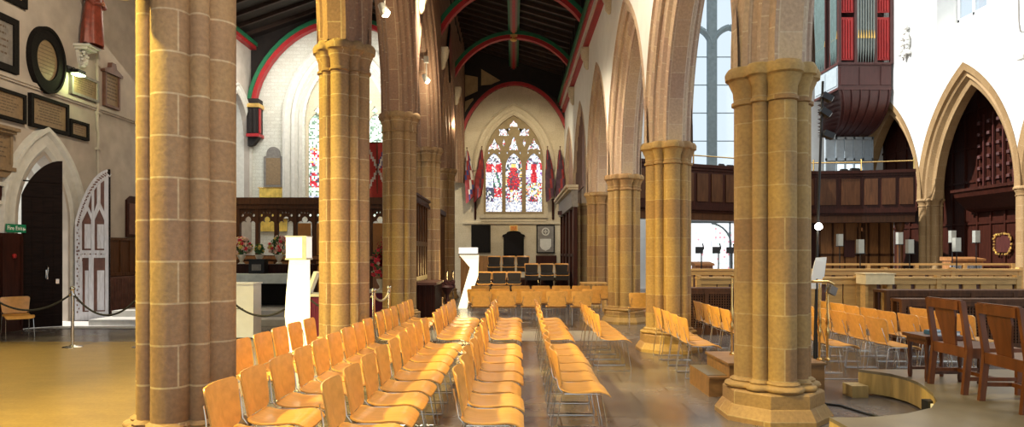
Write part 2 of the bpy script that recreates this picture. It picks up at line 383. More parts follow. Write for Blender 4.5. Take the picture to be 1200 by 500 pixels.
def pier_section(r, o, n=96):
    """lobed pier outline: four large shafts, four small ones; o enlarges"""
    k = r/.41; cs = [(0, 0, .272*k+o*.6)]
    for i in range(4):
        a = i*PI/2; q = .262*k+o*.5; cs.append((q*math.cos(a), q*math.sin(a), .148*k+o*.5))
        a += PI/4; q = .31*k+o*.4; cs.append((q*math.cos(a), q*math.sin(a), .072*k+o*.5))
    P = []
    for j in range(n):
        t = 2*PI*j/n; dx, dy = math.cos(t), math.sin(t); best = 0
        for cx, cy, R in cs:
            b_ = cx*dx+cy*dy; q = R*R-(cx*cx+cy*cy-b_*b_)
            if q > 0: best = max(best, b_+math.sqrt(q))
        P.append((best*dx, best*dy))
    return P
def octo(r, n=96):
    P = []
    for j in range(n):
        t = 2*PI*j/n; a = (t+PI/8) % (PI/4)-PI/8
        d = r/math.cos(a); P.append((d*math.cos(t), d*math.sin(t)))
    return P
def loft(mb, secs):
    """secs: list of (points, z)"""
    n = len(secs[0][0]); v = 0
    for i in range(len(secs)-1):
        A, za = secs[i]; B, zb = secs[i+1]; u = 0
        dv = abs(zb-za) if abs(zb-za) > .02 else math.hypot(A[0][0]-B[0][0], A[0][1]-B[0][1])
        for j in range(n):
            k = (j+1) % n; du = math.hypot(A[k][0]-A[j][0], A[k][1]-A[j][1])
            mb.face([(*A[j], za), (*A[k], za), (*B[k], zb), (*B[j], zb)], [(u, za), (u+du, za), (u+du, zb), (u, zb)]); u += du
    for (P, z) in (secs[0], secs[-1]): mb.face([(*p, z) for p in P])
def pillar(x, y, r, zc, ch, mat, label, capmat=None, group=None):
    root = empty('stone_pillar', (x, y, 0), label, 'pillar', 0, group)
    S = lambda o: pier_section(r, o)
    b_ = MB(); loft(b_, [(octo(r*1.36), 0), (octo(r*1.36), .05), (octo(r*1.20), .14), (octo(r*1.17), .15), (octo(r*1.17), .27), (octo(r*1.13), .285)]); b_.build('plinth', mat, root)
    b_ = MB(); loft(b_, [(S(.05), .285), (S(.085), .295), (S(.095), .315), (S(.085), .335), (S(.05), .345), (S(.035), .35), (S(.042), .365), (S(.02), .38), (S(0), .39)]); b_.build('base_moulding', mat, root, True, 50)
    b_ = MB(); loft(b_, [(S(0), .38), (S(0), zc-ch)]); b_.build('shaft', mat, root, True, 30)
    b_ = MB(); loft(b_, [(S(0), zc-ch-.01), (S(.025), zc-ch), (S(.025), zc-ch+.03), (S(.003), zc-ch+.04), (S(.012), zc-ch*.62), (S(.05), zc-ch*.40), (S(.055), zc-ch*.34), (S(.085), zc-ch*.30), (S(.09), zc-.05), (S(.075), zc-.02), (S(.06), zc)])
    b_.build('capital', capmat or mat, root, True, 50)
    return root
lys = [5.15, 9.95, 14.75, 19.55, 24.35]; rys = [6.7, 11.2, 15.7, 20.2, 24.7]
lname = ['gold-lit clustered stone pillar at left, its capital above the picture', 'clustered stone pillar behind the left chairs with a moulded capital',
 'third clustered stone pillar from the left, brown and pinkish', 'dark stone pillar beside the black bench and wooden screen', 'farthest left stone pillar at the edge of the end wall']
rname = ['large clustered stone pillar in the right foreground on an octagonal base', 'clustered stone pillar behind the four side-on chairs right of centre',
 'pale clustered stone pillar beside the single orange chair', 'distant clustered stone pillar on the right beside the wooden porch', 'farthest right stone pillar inside the wooden porch by the end wall']
for y, l in zip(lys, lname): pillar(XL, y, .37, 4.65, .42, M_STONE_L, l)
for y, l in zip(rys, rname): pillar(XR, y, .375, 3.42, .36, M_STONE_R, l)
for y, l in zip([16.2, 21.4, 26.6], ['stone pillar of the far right arcade beyond the picture edge', 'sunlit stone pillar at the right picture edge below the white wall', 'stone pillar in shade where the gallery ends below the white wall']):
    pillar(NW+.45, y, .45, 3.75, .3, M_ARCH_N, l)

def arcade(name, xc, half, ys, zc, bay, h, rise, prof, ztop, amat, wmat, y_first, y_last, outer):
    """mouldings (trim) and spandrel walls over a row of piers"""
    fa = lambda s_, z, d: (xc+d, s_, z)
    mids = [y+bay/2 for y in ys[:-1]]
    ms = [y_first]+mids+[y_last]
    tm = MB()
    for ym in ms:
        arch_ring(tm, fa, ym, h, zc, rise, prof, 16)
    # masonry springers above every pier
    wl = MB()
    for ym in ms:
        P = [(min(max(ym+a, ym-bay/2), ym+bay/2), zc+b_) for a, b_ in arch_pts(h, rise, outer, 20)]
        P = [(ym-bay/2, P[0][1])]+P+[(ym+bay/2, P[-1][1])]
        for k in range(len(P)-1):
            a, b_ = P[k], P[k+1]
            if b_[0]-a[0] < 1e-4: continue
            for d in (-half, half):
                wl.face([(xc+d, a[0], a[1]), (xc+d, b_[0], b_[1]), (xc+d, b_[0], ztop), (xc+d, a[0], ztop)], [(a[0], a[1]), (b_[0], b_[1]), (b_[0], ztop), (a[0], ztop)])
    y0 = ms[0]-bay/2; y1 = ms[-1]+bay/2
    t_ = tm.build('trim_arch_'+name, amat, None, True, 28); struct(t_)
    struct(wl.build('wall_'+name, wmat))
def sym(p): return p+[(o, -d) for o, d in p[::-1]]
half = .38
profR = [(.52, -.38), (.44, -.40), (.42, -.36), (.30, -.34), (.26, -.30), (.26, -.26), (.22, -.22), (.18, -.24), (.14, -.22), (.10, -.16), (.02, -.13)]
profR = profR+[(o, -d) for o, d in profR[::-1]]
arcade('arcade_right', XR, half, rys, 3.40, 4.5, 1.84, 2.75, profR, 9.6, M_ARCH_R, M_PLASTER, 4.45, 26.95, .50)
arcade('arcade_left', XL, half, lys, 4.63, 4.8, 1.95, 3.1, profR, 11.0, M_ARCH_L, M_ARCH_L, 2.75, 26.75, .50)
profN = [(.72, -.47), (.66, -.45), (.48, -.43), (.44, -.34), (.36, -.30), (.30, -.34), (.26, -.28), (.20, -.20), (.04, -.16)]
profN = profN+[(o, -d) for o, d in profN[::-1]]
arcade('arcade_nave', NW+.45, .45, [16.2, 21.4, 26.6], 3.72, 5.2, 2.02, 3.85, profN, 9.2, M_ARCH_N, M_PLASTER, 13.6, 29.2, .70)
struct(wall_open('wall_right', fR, 12, YN+.3, 14.5, [(24.15, 1.35, 9.75, 12.2, 1.6)], .9, M_PLASTER, z0=9.2))
mb = MB(); mb.face([(NW, 22.8, 9.75), (NW, 25.5, 9.75), (NW+.85, 25.5, 10.35), (NW+.85, 22.8, 10.35)]); mb.box(NW+.5, NW+.9, 22.8, 25.5, 9.7, 9.8); struct(mb.build('window_sill_right', M_PLASTER))
wr = empty('window_3', (NW+.8, 24.15, 10.3), None, None); struct(wr)
mb = MB()
for s_ in (-1.25, -.42, .42, 1.25): mb.box(-.04, .04, s_-.05, s_+.05, 0, 3.4)
mb.box(-.04, .04, -1.3, 1.3, 0, .1); mb.box(-.03, .03, -1.3, 1.3, 1.2, 1.26); mb.build('window_frame', M_WHITE, wr)
mb = MB(); mb.box(-.005, .005, -1.3, 1.3, .05, 3.3); mb.build('glass', M_GLASS, wr)

# rear blind arch panelling beyond the nave arcade (x = 17.3)
mb = MB(); mb.box(17.5, 17.7, 12, 31, 0, 9.2)
for i in range(26):
    y = 12.4+i*.72; mb.box(17.44, 17.5, y, y+.07, 0, 8.6)
for z in (1.1, 2.7, 4.3, 5.6, 7.0): mb.box(17.45, 17.5, 12, 31, z, z+.09)
struct(mb.build('wall_panelled_right', M_PANEL_D))

# roofs
def roof(name, x0, x1, z0, z1, y0, y1, step, board=M_DARKWOOD):
    mb = MB(); mb.mesh([(x0, y0, z0), (x1, y0, z1), (x1, y1, z1), (x0, y1, z0), (x0, y0, z0+.1), (x1, y0, z1+.1), (x1, y1, z1+.1), (x0, y1, z0+.1)],
                       [(0,1,2,3),(4,7,6,5),(0,4,5,1),(1,5,6,2),(2,6,7,3),(3,7,4,0)])
    struct(mb.build(name, board))
    mb = MB(); y = y0+.2
    while y < y1:
        mb.mesh([(x0, y, z0-.13), (x1, y, z1-.13), (x1, y+.10, z1-.13), (x0, y+.10, z0-.13), (x0, y, z0), (x1, y, z1), (x1, y+.10, z1), (x0, y+.10, z0)],
                [(0,3,2,1),(0,1,5,4),(3,7,6,2),(1,2,6,5),(0,4,7,3)]); y += step
    struct(mb.build('trim_rafters_'+name.split('_')[-1], M_RAFTER))
roof('ceiling_aisle', -2.15, 2.25, 10.6, 9.3, -5.5, YE, .62)
roof('ceiling_chapel', LW-.3, -6.7, 10.05, 11.5, -5.5, YC, .9)
roof('ceiling_chapel_inner', -6.7, -2.1, 11.5, 10.0, -5.5, YC, .9)
mb = MB()
mb.box(-.12, .12, -5, YE, 9.58, 9.95, 0); mb.box(-.20, -.12, -5, YE, 9.66, 9.95, 1); mb.box(.12, .20, -5, YE, 9.66, 9.95, 1); mb.box(-.05, .05, -5, YE, 9.54, 9.58, 2)
struct(mb.build('trim_ridge_beam', [M_GREY_P, M_GREEN, M_RED]))
def wallplate(name, x, sgn, z, y0, y1):
    mb = MB(); mb.box(min(x, x-sgn*.30), max(x, x-sgn*.30), y0, y1, z+.42, z+.60, 0)
    mb.box(min(x, x-sgn*.24), max(x, x-sgn*.24), y0, y1, z+.28, z+.42, 1); mb.box(min(x, x-sgn*.18), max(x, x-sgn*.18), y0, y1, z+.16, z+.28, 2)
    mb.box(min(x, x-sgn*.12), max(x, x-sgn*.12), y0, y1, z, z+.16, 3); struct(mb.build(name, [M_GREEN, M_RED, M_TABLETW, M_RED]))
wallplate('trim_wall_plate_right', 2.19, 1, 7.65, -5, YE)
mb = MB(); mb.box(2.12, 2.185, -5, YE, 8.25, 9.5)
for i in range(34): mb.box(2.02, 2.12, -4.8+i, -4.7+i, 8.25, 9.4)
struct(mb.build('trim_ashlar_boards', M_DARKWOOD))
mb = MB(); mb.box(LW, LW+.22, -5, YC, 9.72, 9.86, 0); mb.box(LW, LW+.28, -5, YC, 9.86, 10.0, 1); struct(mb.build('trim_wall_plate_left', [M_RED, M_GREEN]))
def rib_path(hw, r, n=26, p=.62):
    P = []
    for k in range(n+1):
        t = -1+2*k/n; t = math.sin(t*PI/2); P.append((t*hw, r*max(0, 1-t*t)**p))
    return P
def rib(name, xc, y, hw, z0, r, th=.13, w=.16, feet=True, cols=(M_RED, M_GREEN)):
    mb = MB()
    for li, (o0, o1, ww) in enumerate(((0, th, w*.7), (th, th*1.9, w))):
        A = rib_path(hw, r); n = len(A)
        for k in range(n-1):
            q = []
            for (a, b_) in (A[k], A[k+1]):
                L = math.hypot(a/hw, b_/r) or 1; nx, nz = a/hw/L, max(.15, b_/r/L)
                q.append(((a+nx*o0, b_+nz*o0), (a+nx*o1, b_+nz*o1)))
            (i0, j0), (i1, j1) = q
            c = [(xc+i0[0], y-ww, z0+i0[1]), (xc+i1[0], y-ww, z0+i1[1]), (xc+j1[0], y-ww, z0+j1[1]), (xc+j0[0], y-ww, z0+j0[1])]
            d = [(p_[0], y+ww, p_[2]) for p_ in c]
            mb.mesh(c+d, [(0,1,2,3),(7,6,5,4),(0,4,5,1),(3,2,6,7)], li)
    struct(mb.build(name, list(cols), None, True, 30))
for i, y in enumerate((10.6, 15.2, 19.8, 24.5)):
    rib('trim_rib_%d' % (i+1), .03, y, 2.28, 7.55, 1.85)
    for sx in (-1, 1):
        cb = MB(); cb.lathe([(.03, 7.0), (.09, 7.08), (.10, 7.2), (.16, 7.32), (.19, 7.5), (.2, 7.58)], .03+sx*2.12, y, 12)
        cb.box(.03+sx*2.12-.18, .03+sx*2.12+.18, y-.18, y+.18, 7.56, 7.62)
        c_ = cb.build('corbel', M_CREAM, None, True); struct(c_); c_.name = 'trim_corbel_%d%s' % (i+1, 'a' if sx < 0 else 'b')
    bz = MB(); bz.lathe([(.05, 9.3), (.12, 9.34), (.14, 9.42), (.10, 9.52)], .0, y, 8); bz.box(-.13, .13, y-.13, y+.13, 9.44, 9.58); struct(bz.build('trim_boss_%d' % (i+1), M_GILT))
rib('trim_rib_end', .05, YE-.15, 2.25, 6.4, 2.45, .14, .15, cols=(M_RED, M_DARKWOOD))
# timber-framed gable above the chancel arch: dark boards around plaster panels
P = [(.05+a, 6.4+b_) for a, b_ in rib_path(2.25, 2.45, 30)]
mb = MB()
for (a, b_), (c, d_) in zip(P, P[1:]): mb.prism([(a, b_), (c, d_), (c, 10.7), (a, 10.7)], fN, -.12, -.03)
struct(mb.build('trim_gable_boards', M_DARKWOOD))
mb = MB(); mb.prism([(-2.1, 8.35), (-2.1, 9.3), (-1.55, 9.2), (-1.55, 8.6)], fN, -.16, -.12); mb.prism([(-1.4, 8.85), (-1.4, 9.55), (-.45, 8.98), (-.75, 8.9)], fN, -.16, -.12); mb.prism([(-2.1, 7.6), (-2.1, 8.15), (-1.75, 8.3), (-1.7, 8.1)], fN, -.16, -.12)
struct(mb.build('trim_gable_plaster', simple('ochre_plaster', (.42, .30, .16), .9)))

# chapel end arch rib, its bracket and cornice
rib('trim_rib_chapel', -6.75, YC-.25, 3.45, 7.6, 3.1, .16, .2)
mb = MB()
mb.box(LW, LW+.45, YC-.5, YC, 6.3, 7.7, 0); mb.box(LW, LW+.50, YC-.55, YC, 7.35, 7.5, 3); mb.box(LW+.46, LW+.50, YC-.45, YC-.3, 6.35, 7.3, 1); mb.box(LW+.1, LW+.2, YC-.54, YC-.5, 6.35, 7.3, 2); mb.box(LW+.28, LW+.38, YC-.54, YC-.5, 6.35, 7.3, 2)
mb.box(LW, LW+.50, YC-.55, YC, 6.2, 6.32, 1); mb.prism([(0, 5.85), (0, 6.2), (.42, 6.2), (.2, 5.9)], lambda a, b_, d: (LW+a, YC-.4+d, b_), 0, .3, 2)
struct(mb.build('trim_bracket_chapel', [M_DARKWOOD, M_RED, M_DARKWOOD, M_GILT]))
P = [(-6.75+a, 7.65+b_) for a, b_ in rib_path(3.5, 3.15, 30)]
mb = MB()
for (a, b_), (c, d_) in zip(P, P[1:]): mb.prism([(a, b_), (c, d_), (c, 12.3), (a, 12.3)], fE, -.08, -.01)
mb.box(LW+.01, LW+.25, YC-.08, YC-.01, 7.6, 12.3)
struct(mb.build('trim_chapel_timber', M_DARKWOOD))

# -------- stained glass windows
rnd = random.Random(3)
def glass_grid(name, fn, x0, x1, z0, z1, nx, nz, colf, inside, d, parent):
    mb = MB()
    for i in range(nx):
        for j in range(nz):
            a0, a1 = x0+(x1-x0)*i/nx, x0+(x1-x0)*(i+1)/nx; b0, b1 = z0+(z1-z0)*j/nz, z0+(z1-z0)*(j+1)/nz
            if not inside((a0+a1)/2, (b0+b1)/2): continue
            mb.face([fn(a0, b0, d), fn(a1, b0, d), fn(a1, b1, d), fn(a0, b1, d)], [(a0, b0), (a1, b0), (a1, b1), (a0, b1)], 0, colf((a0+a1)/2, (b0+b1)/2))
    return mb.build(name, M_GLASSC, parent)
WG = [(.80, .84, .95), (.62, .70, .88), (.92, .92, .88), (.42, .48, .62), (.25, .28, .38)]
RD = [(.45, .01, .03), (.32, .006, .02), (.55, .05, .06)]; DK = [(.04, .05, .10), (.03, .08, .06), (.08, .04, .12)]; GD = [(.85, .6, .15), (.75, .45, .2)]; GN = [(.08, .25, .15), (.1, .3, .22)]
def figcol(u, v, kind):
    """u across a light 0..1, v up the light 0..1"""
    r = rnd.random(); du = abs(u-.5)*2
    if v < .17: return rnd.choice(WG) if r < .88 else (.4, .42, .5)
    if v > .93: return rnd.choice(WG)
    if v > .80: return rnd.choice(WG) if r < .6 else rnd.choice(DK if du < .7 else RD)
    if kind == 0:      # kneeling group, horseman
        if v > .68: return rnd.choice(RD) if .3 < du < .9 or r < .3 else rnd.choice(WG)
        if v > .42: return rnd.choice(WG) if (u+v) % .35 < .2 else rnd.choice(DK+GN if u > .45 else WG)
        return rnd.choice(DK) if u < .5 and r < .75 else (rnd.choice(RD) if r < .7 and v > .25 else rnd.choice(WG))
    if kind == 1:      # central figure in a red robe
        if v > .74: return rnd.choice(GD) if du < .28 else (rnd.choice(DK) if .6 < du < .85 else rnd.choice(WG))
        if v > .38: return rnd.choice(RD+RD+DK) if du < .78-abs(v-.52)*2.2+.1*rnd.random() else (rnd.choice(WG+GD) if r < .7 else rnd.choice(DK))
        return (rnd.choice(WG+GD) if .2 < du < .45 else rnd.choice(RD+DK+WG))
    if v > .70: return rnd.choice(RD) if du < .3 or .75 < du else rnd.choice(WG)
    if v > .5: return rnd.choice(RD) if du < .45-abs(v-.58)*2 else rnd.choice(WG+[(.25, .08, .4)])
    if v > .25: return rnd.choice(WG+GD) if r < .6 else rnd.choice(RD+DK+GN)
    return rnd.choice(RD+DK) if .3 < u+.2*r < .75 else rnd.choice(GN+WG)
def greencol(u, v):
    r = rnd.random(); du = abs(u-.5)*2
    if .30 < v < .44 and du < .6: return rnd.choice(RD) if r < .5 else rnd.choice(DK+WG+GN)
    if .50 <= v < .68 and du < .6: return rnd.choice(GD+WG+RD)
    if .14 < v < .22: return rnd.choice(RD+WG+WG+[(.6, .1, .4)])
    return rnd.choice([(.70, .82, .72), (.45, .62, .50), (.85, .9, .8), (.16, .25, .18), (.10, .16, .12), (.6, .75, .7)])

# end-wall window: three lights and tracery
w1 = empty('window_1', (0, YE, 3.3), None, None); struct(w1); IW = Matrix.Translation((0, -YE, -3.3))
def loc1(a, b_, d): return (a, d, b_-3.3)
lights = [(-.86, 0), (0, 1), (.88, 2)]; holes = []
for c, k in lights: holes.append(arch_outline(c, .35, 3.42, 5.35, .62, 0, 8))
def kite(cx, cz, a, b_, n=4): return [(cx+a*math.cos(t)*(1 if i % 2 == 0 else .55), cz+b_*math.sin(t)*(1 if i % 2 == 0 else .55)) for i, t in enumerate([PI/2+2*PI*j/(2*n) for j in range(2*n)])]
for c in (-.84, .88): holes.append([(c-.29, 6.08), (c-.08, 6.18), (c, 6.10), (c+.08, 6.18), (c+.29, 6.08), (c+.2, 6.3), (c+.07, 6.42), (c, 6.62), (c-.07, 6.42), (c-.2, 6.3)])
holes.append([(-.18, 6.10), (.18, 6.10), (.18, 6.25), (.1, 6.36), (.07, 6.55), (0, 6.70), (-.07, 6.55), (-.1, 6.36), (-.18, 6.25)])
for c in (-.43, .46): holes.append([(c-.22, 6.72), (c+.22, 6.72), (c+.17, 6.86), (c+.22, 7.02), (c+.06, 7.0), (c, 7.06), (c-.06, 7.0), (c-.22, 7.02), (c-.17, 6.86)]); holes.append([(c, 6.24), (c+.07, 6.4), (c, 6.6), (c-.07, 6.4)])
holes.append([(-.17, 7.12), (.17, 7.12), (.15, 7.26), (.07, 7.3), (0, 7.42), (-.07, 7.3), (-.15, 7.26)])
for c, z in ((-.2, 7.02), (.22, 7.02), (-1.08, 5.98), (1.12, 5.98), (-.62, 5.98), (.62, 5.98), (-.28, 5.98), (.28, 5.98)): holes.append([(c, z-.06), (c+.04, z), (c, z+.06), (c-.04, z)])
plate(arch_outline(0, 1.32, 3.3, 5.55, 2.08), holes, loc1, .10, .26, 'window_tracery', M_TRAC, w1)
def ins(a, b_):
    if b_ < 5.55: return True
    zz = None; P = arch_pts(1.3, 2.05, 0, 20)
    for (p_, q) in zip(P, P[1:]):
        if p_[0] <= a <= q[0]: zz = p_[1]+(q[1]-p_[1])*(a-p_[0])/((q[0]-p_[0]) or 1); break
    return zz is not None and b_-5.55 < zz
def col1(a, b_):
    if b_ > 6.02:
        r = rnd.random(); return rnd.choice(WG) if r < .78 else rnd.choice(RD+DK)
    for c, k in lights:
        if abs(a-c) < .44: return figcol((a-c)/.7+.5, (b_-3.4)/2.6, k)
    return (.2, .2, .2)
glass_grid('stained_glass', loc1, -1.3, 1.3, 3.3, 7.6, 52, 84, col1, ins, .2, w1)
# splayed stone surround
mb = MB(); arch_ring(mb, fN, 0, 1.30, 5.55, 2.05, [(0, .12), (.02, .02), (.06, -.03), (.16, -.05), (.22, -.02), (.30, -.05), (.36, -.04), (.42, -.13), (.47, -.10), (.48, .02)], 18, 5.2)
struct(mb.build('trim_window_hood', M_CREAM, None, True))
mb = MB(); mb.box(-1.45, 1.45, YE-.12, YE+.1, 3.14, 3.3); mb.prism([(-1.4, 2.98), (-1.4, 3.14), (1.4, 3.14), (1.4, 2.98)], fN, -.06, .05); mb.box(-2.2, 2.3, YE-.07, YE, 2.88, 2.96)
struct(mb.build('trim_sill_course', M_CREAM))

# chapel window (four lights, green-white glass)
cx = -6.75; w2 = empty('window_2', (cx, YC, 3.0), None, None); struct(w2)
loc2 = lambda a, b_, d: (a, d, b_-3.0)
holes = []
for k in range(4): holes.append(arch_outline(-1.2+.8*k, .31, 3.1, 6.7, .55, 0, 6))
for c, z in ((-.8, 7.7), (.8, 7.7), (0, 8.1), (-.4, 7.35), (.4, 7.35), (-1.15, 7.35), (1.15, 7.35), (0, 8.9), (-.35, 8.5), (.35, 8.5)): holes.append(kite(c, z, .26 if z > 7.5 else .14, .33 if z > 7.5 else .2))
plate(arch_outline(0, 1.64, 3.0, 6.9, 2.63), holes, loc2, .12, .28, 'window_tracery', M_CREAM, w2)
def ins2(a, b_):
    if b_ < 6.9: return True
    P = arch_pts(1.62, 2.6, 0, 20)
    for (p_, q) in zip(P, P[1:]):
        if p_[0] <= a <= q[0]: return b_-6.9 < p_[1]+(q[1]-p_[1])*(a-p_[0])/((q[0]-p_[0]) or 1)
    return False
def col2(a, b_):
    u = ((a+1.6) % .8)/.8
    return greencol(u, (b_-3.0)/4.2)
glass_grid('stained_glass', loc2, -1.62, 1.62, 3.0, 9.4, 44, 96, col2, ins2, .2, w2)
mb = MB(); arch_ring(mb, fE, cx, 1.62, 6.9, 2.6, [(0, .14), (.05, .1), (.10, .0), (.20, -.10), (.28, -.02), (.36, -.14), (.48, -.16), (.56, -.04), (.64, -.14), (.74, -.20), (.84, -.18), (.86, .02)], 18, 3.0)
struct(mb.build('trim_chapel_window_arch', M_TABLETW, None, True))
# left wall window near the chapel corner
mb = MB(); arch_ring(mb, fL, 25.65, 1.1, 6.0, 1.7, [(-.12, .6), (.0, .2), (.04, 0), (.14, -.05), (.26, -.03), (.34, -.09), (.38, .0)], 14, 3.2); struct(mb.build('trim_left_window_arch', M_TABLETW, None, True))
w4 = empty('window_4', (LW-.5, 25.65, 3.2), None, None); struct(w4)
mb = MB(); mb.box(-.05, .05, -.05, .05, 0, 4.3); mb.box(-.05, .05, -.85, -.8, 0, 3.4); mb.box(-.05, .05, .8, .85, 0, 3.4); mb.build('window_frame', M_TABLETW, w4)
mb = MB(); mb.box(-.01, .01, -1.1, 1.1, 0, 4.4); mb.build('glass', M_GLASS, w4)
# nave end window
w5 = empty('window_5', (9.2, YN+.3, 5.5), None, None); struct(w5)
M_MULL = simple('blue_grey_mullion', (.22, .27, .28), .7)
mb = MB(); mb.box(-.21, .21, -.12, .12, 0, 8.0)
for s_ in (-1, 1):
    P = arch_pts(.8, 1.0, 0, 8)
    for a, b_ in zip(P, P[1:]): mb.tube([(s_*.8+a[0], 0, 5.6+a[1]), (s_*.8+b_[0], 0, 5.6+b_[1])], .15, 6)
    for z in (1.3, 2.6, 3.9, 5.2): mb.box(0 if s_ > 0 else -1.6, 1.6 if s_ > 0 else 0, -.02, .02, z, z+.04)
mb.build('window_mullion', M_MULL, w5)
mb = MB(); mb.box(-1.65, 1.65, -.01, .01, 0, 9.2); mb.build('glass', M_GLASS, w5)
# glazed screen door under the gallery
d2 = empty('door_2', (9.1, YN+.2, 0), None, None); struct(d2)
mb = MB()
for s_ in (-1.38, .9, 1.34): mb.box(s_-.04, s_+.04, -.05, .05, 0, 3.12)
mb.box(-1.4, 1.4, -.05, .05, 3.0, 3.14); mb.box(-1.4, 1.4, -.04, .04, 0, .12)
P = arch_pts(.9, 1.0, 0, 8)
for a, b_ in zip(P[8:], P[9:]): mb.tube([(a[0]+.05, 0, 2.0+a[1]), (b_[0]+.05, 0, 2.0+b_[1])], .05, 6)
mb.box(.93, .97, -.04, .04, 0, 2.1); mb.build('door_frame', M_CASEB, d2)
mb = MB()
for i in range(28):
    for j in range(30):
        r = rnd.random(); v = j/30
        c = (.95, .98, 1) if r < .72 else rnd.choice([(.75, .82, .9), (.55, .75, .65), (.8, .35, .4), (.6, .62, .66), (.9, .8, .85)])
        if i < 14 and r < .9: c = (.95, .98, 1)
        mb.face([(-1.4+.1*i, 0, .1*j+.1), (-1.3+.1*i, 0, .1*j+.1), (-1.3+.1*i, 0, .1*j+.2), (-1.4+.1*i, 0, .1*j+.2)], [(i, j)]*4, 0, c)
mg = vcol('bright_glazing', .3); 
_b = mg.node_tree.nodes['Principled BSDF']; _a = [n for n in mg.node_tree.nodes if n.type == 'ATTRIBUTE'][0]
mg.node_tree.links.new(_a.outputs['Color'], _b.inputs['Emission Color']); _b.inputs['Emission Strength'].default_value = 1.0
mb.build('glass', mg, d2)

# ------- left doorway
dd = empty('door_1', (LW, 15.08, 0), None, None); struct(dd)
mb = MB(); arch_ring(mb, lambda a, b_, d: (-d, a, b_), 0, .80, 2.3, 1.5, [(-.02, .5), (.02, .06), (.08, 0), (.16, -.05), (.24, -.02), (.40, -.04), (.46, -.12), (.54, -.12), (.58, 0)], 14, 0); mb.build('stone_surround', M_TABLETW, dd, True)
def leaf_outline(w, zh, za, n=10, flip=False):
    """hinge edge at 0, free edge at w; top rises from zh to za as half an arch"""
    P = [(0, .02)]+[(w*(1-math.cos(PI/2*k/n))*.35+w*.65*k/n, zh+(za-zh)*math.sin(PI/2*k/n)**.95) for k in range(n+1)]+[(w, .02)]
    return P
def place_leaf(name, hinge, end, label):
    v = Vector(end)-Vector(hinge); o = empty(name, (*hinge, 0), None, None, math.atan2(v.y, v.x)); o.parent = dd
    o.location = (hinge[0]-LW, hinge[1]-15.08, 0); o['label'] = label
    return o, v.length
lf, wd = place_leaf('door_leaf', (-10.42, 14.27), (-9.87, 14.74), 'dark inner face of the open oak door leaf')
P = leaf_outline(wd, 2.85, 3.62)
mb = MB(); mb.prism(P, lambda a, b_, d: (a, d, b_), -.03, .03)
for z in [0.25+.32*i for i in range(10)]: mb.box(.02, wd-.03, -.045, -.03, z, z+.03)
for x_ in (.18, .38, .56): mb.box(x_, x_+.02, -.04, -.03, .05, 3.0)
mb.build('boards', M_DOOR, lf)
mb = MB(); mb.box(.42, .46, -.06, -.03, 1.05, 1.25); mb.tube([(.44, -.05, 1.35), (.46, -.1, 1.3), (.44, -.1, 1.1), (.43, -.06, 1.05)], .012); mb.box(.60, .66, -.06, -.03, .95, 1.05); mb.build('door_handle', M_CHROME, lf)
lf, wd = place_leaf('door_leaf', (-10.36, 15.93), (-9.69, 16.2), 'grey traceried face of the open oak door leaf')
P = leaf_outline(wd, 2.35, 3.62)
plate(P, [[(.15, .22), (.15, 1.5), (.28, 1.5), (.28, .22)], [(.38, .22), (.38, 1.5), (.62, 1.5), (.62, .22)], [(.14, 1.68), (.14, 2.35), (.25, 2.62), (.33, 2.4), (.33, 1.68)], [(.40, 1.68), (.40, 2.4), (.50, 2.66), (.60, 2.4), (.60, 1.68)],
      [(.27, 2.72), (.34, 2.55), (.34, 3.05)], [(.39, 2.6), (.45, 2.8), (.45, 3.2), (.39, 3.12)], [(.52, 2.8), (.60, 2.6), (.60, 3.35), (.52, 3.28)]], lambda a, b_, d: (a, d, b_), -.045, -.015, 'tracery', M_DOORW, lf)
mb = MB(); mb.prism([(a, b_) for a, b_ in P], lambda a, b_, d: (a, d, b_), -.015, .03); o = mb.build('boards', M_DOORR, lf)
mb = MB(); mb.box(.20, .27, -.02, -.014, .25, 1.20); mb.box(.45, .60, -.02, -.014, .25, 1.20); mb.box(.19, .32, -.02, -.014, 1.72, 2.30); mb.box(.45, .59, -.02, -.014, 1.72, 2.30); mb.build('door_panels', M_DOORW, lf)
mb = MB()
for k in range(1, 11):   # carved running ornament along the curved edge and the lock rail
    a, b_ = P[k]; mb.tube([(a+.05, -.05, b_-.12), (a+.08, -.06, b_-.16), (a+.11, -.05, b_-.10)], .014, 5)
for k in range(10): mb.tube([(.055, -.05, .3+k*.2), (.10, -.06, .36+k*.2), (.06, -.05, .42+k*.2)], .013, 5)
for k in range(5):
    mb.sphere((.13+k*.12, -.05, 1.59), .028, 6)
mb.box(.66, .69, -.06, -.04, .1, 3.5)
mb.build('carving', M_DOORW, lf)
mb = MB()     # pierced ornament: dark sinkings along the edge band and the lock rail
for k in range(26):
    z = .2+k*.085; mb.box(.035+.03*(k % 2), .065+.03*(k % 2), -.049, -.044, z, z+.045)
for k in range(1, 11):
    a, b_ = P[k]; a0, b0 = P[k-1]
    for q in (.25, .75): x_, z = a0+(a-a0)*q, b0+(b_-b0)*q; mb.box(x_+.03, x_+.06, -.049, -.044, z-.13, z-.09); mb.box(x_+.04, x_+.07, -.049, -.044, z-.07, z-.04)
for k in range(9): mb.box(.13+k*.056, .16+k*.056, -.049, -.044, 1.575, 1.605)
for cx_ in (.21, .50):
    for dx, dz in ((-.05, 1.42), (0, 1.45), (.05, 1.42), (-.03, 1.34), (.03, 1.34), (0, 1.28)): mb.box(cx_+dx-.014, cx_+dx+.014, -.049, -.044, dz, dz+.045)
mb.build('pierced_ornament', M_DOORR, lf)
mb = MB(); mb.box(wd-.05, wd, -.05, .035, .03, 3.62); mb.build('edge_board', M_DOOR, lf)
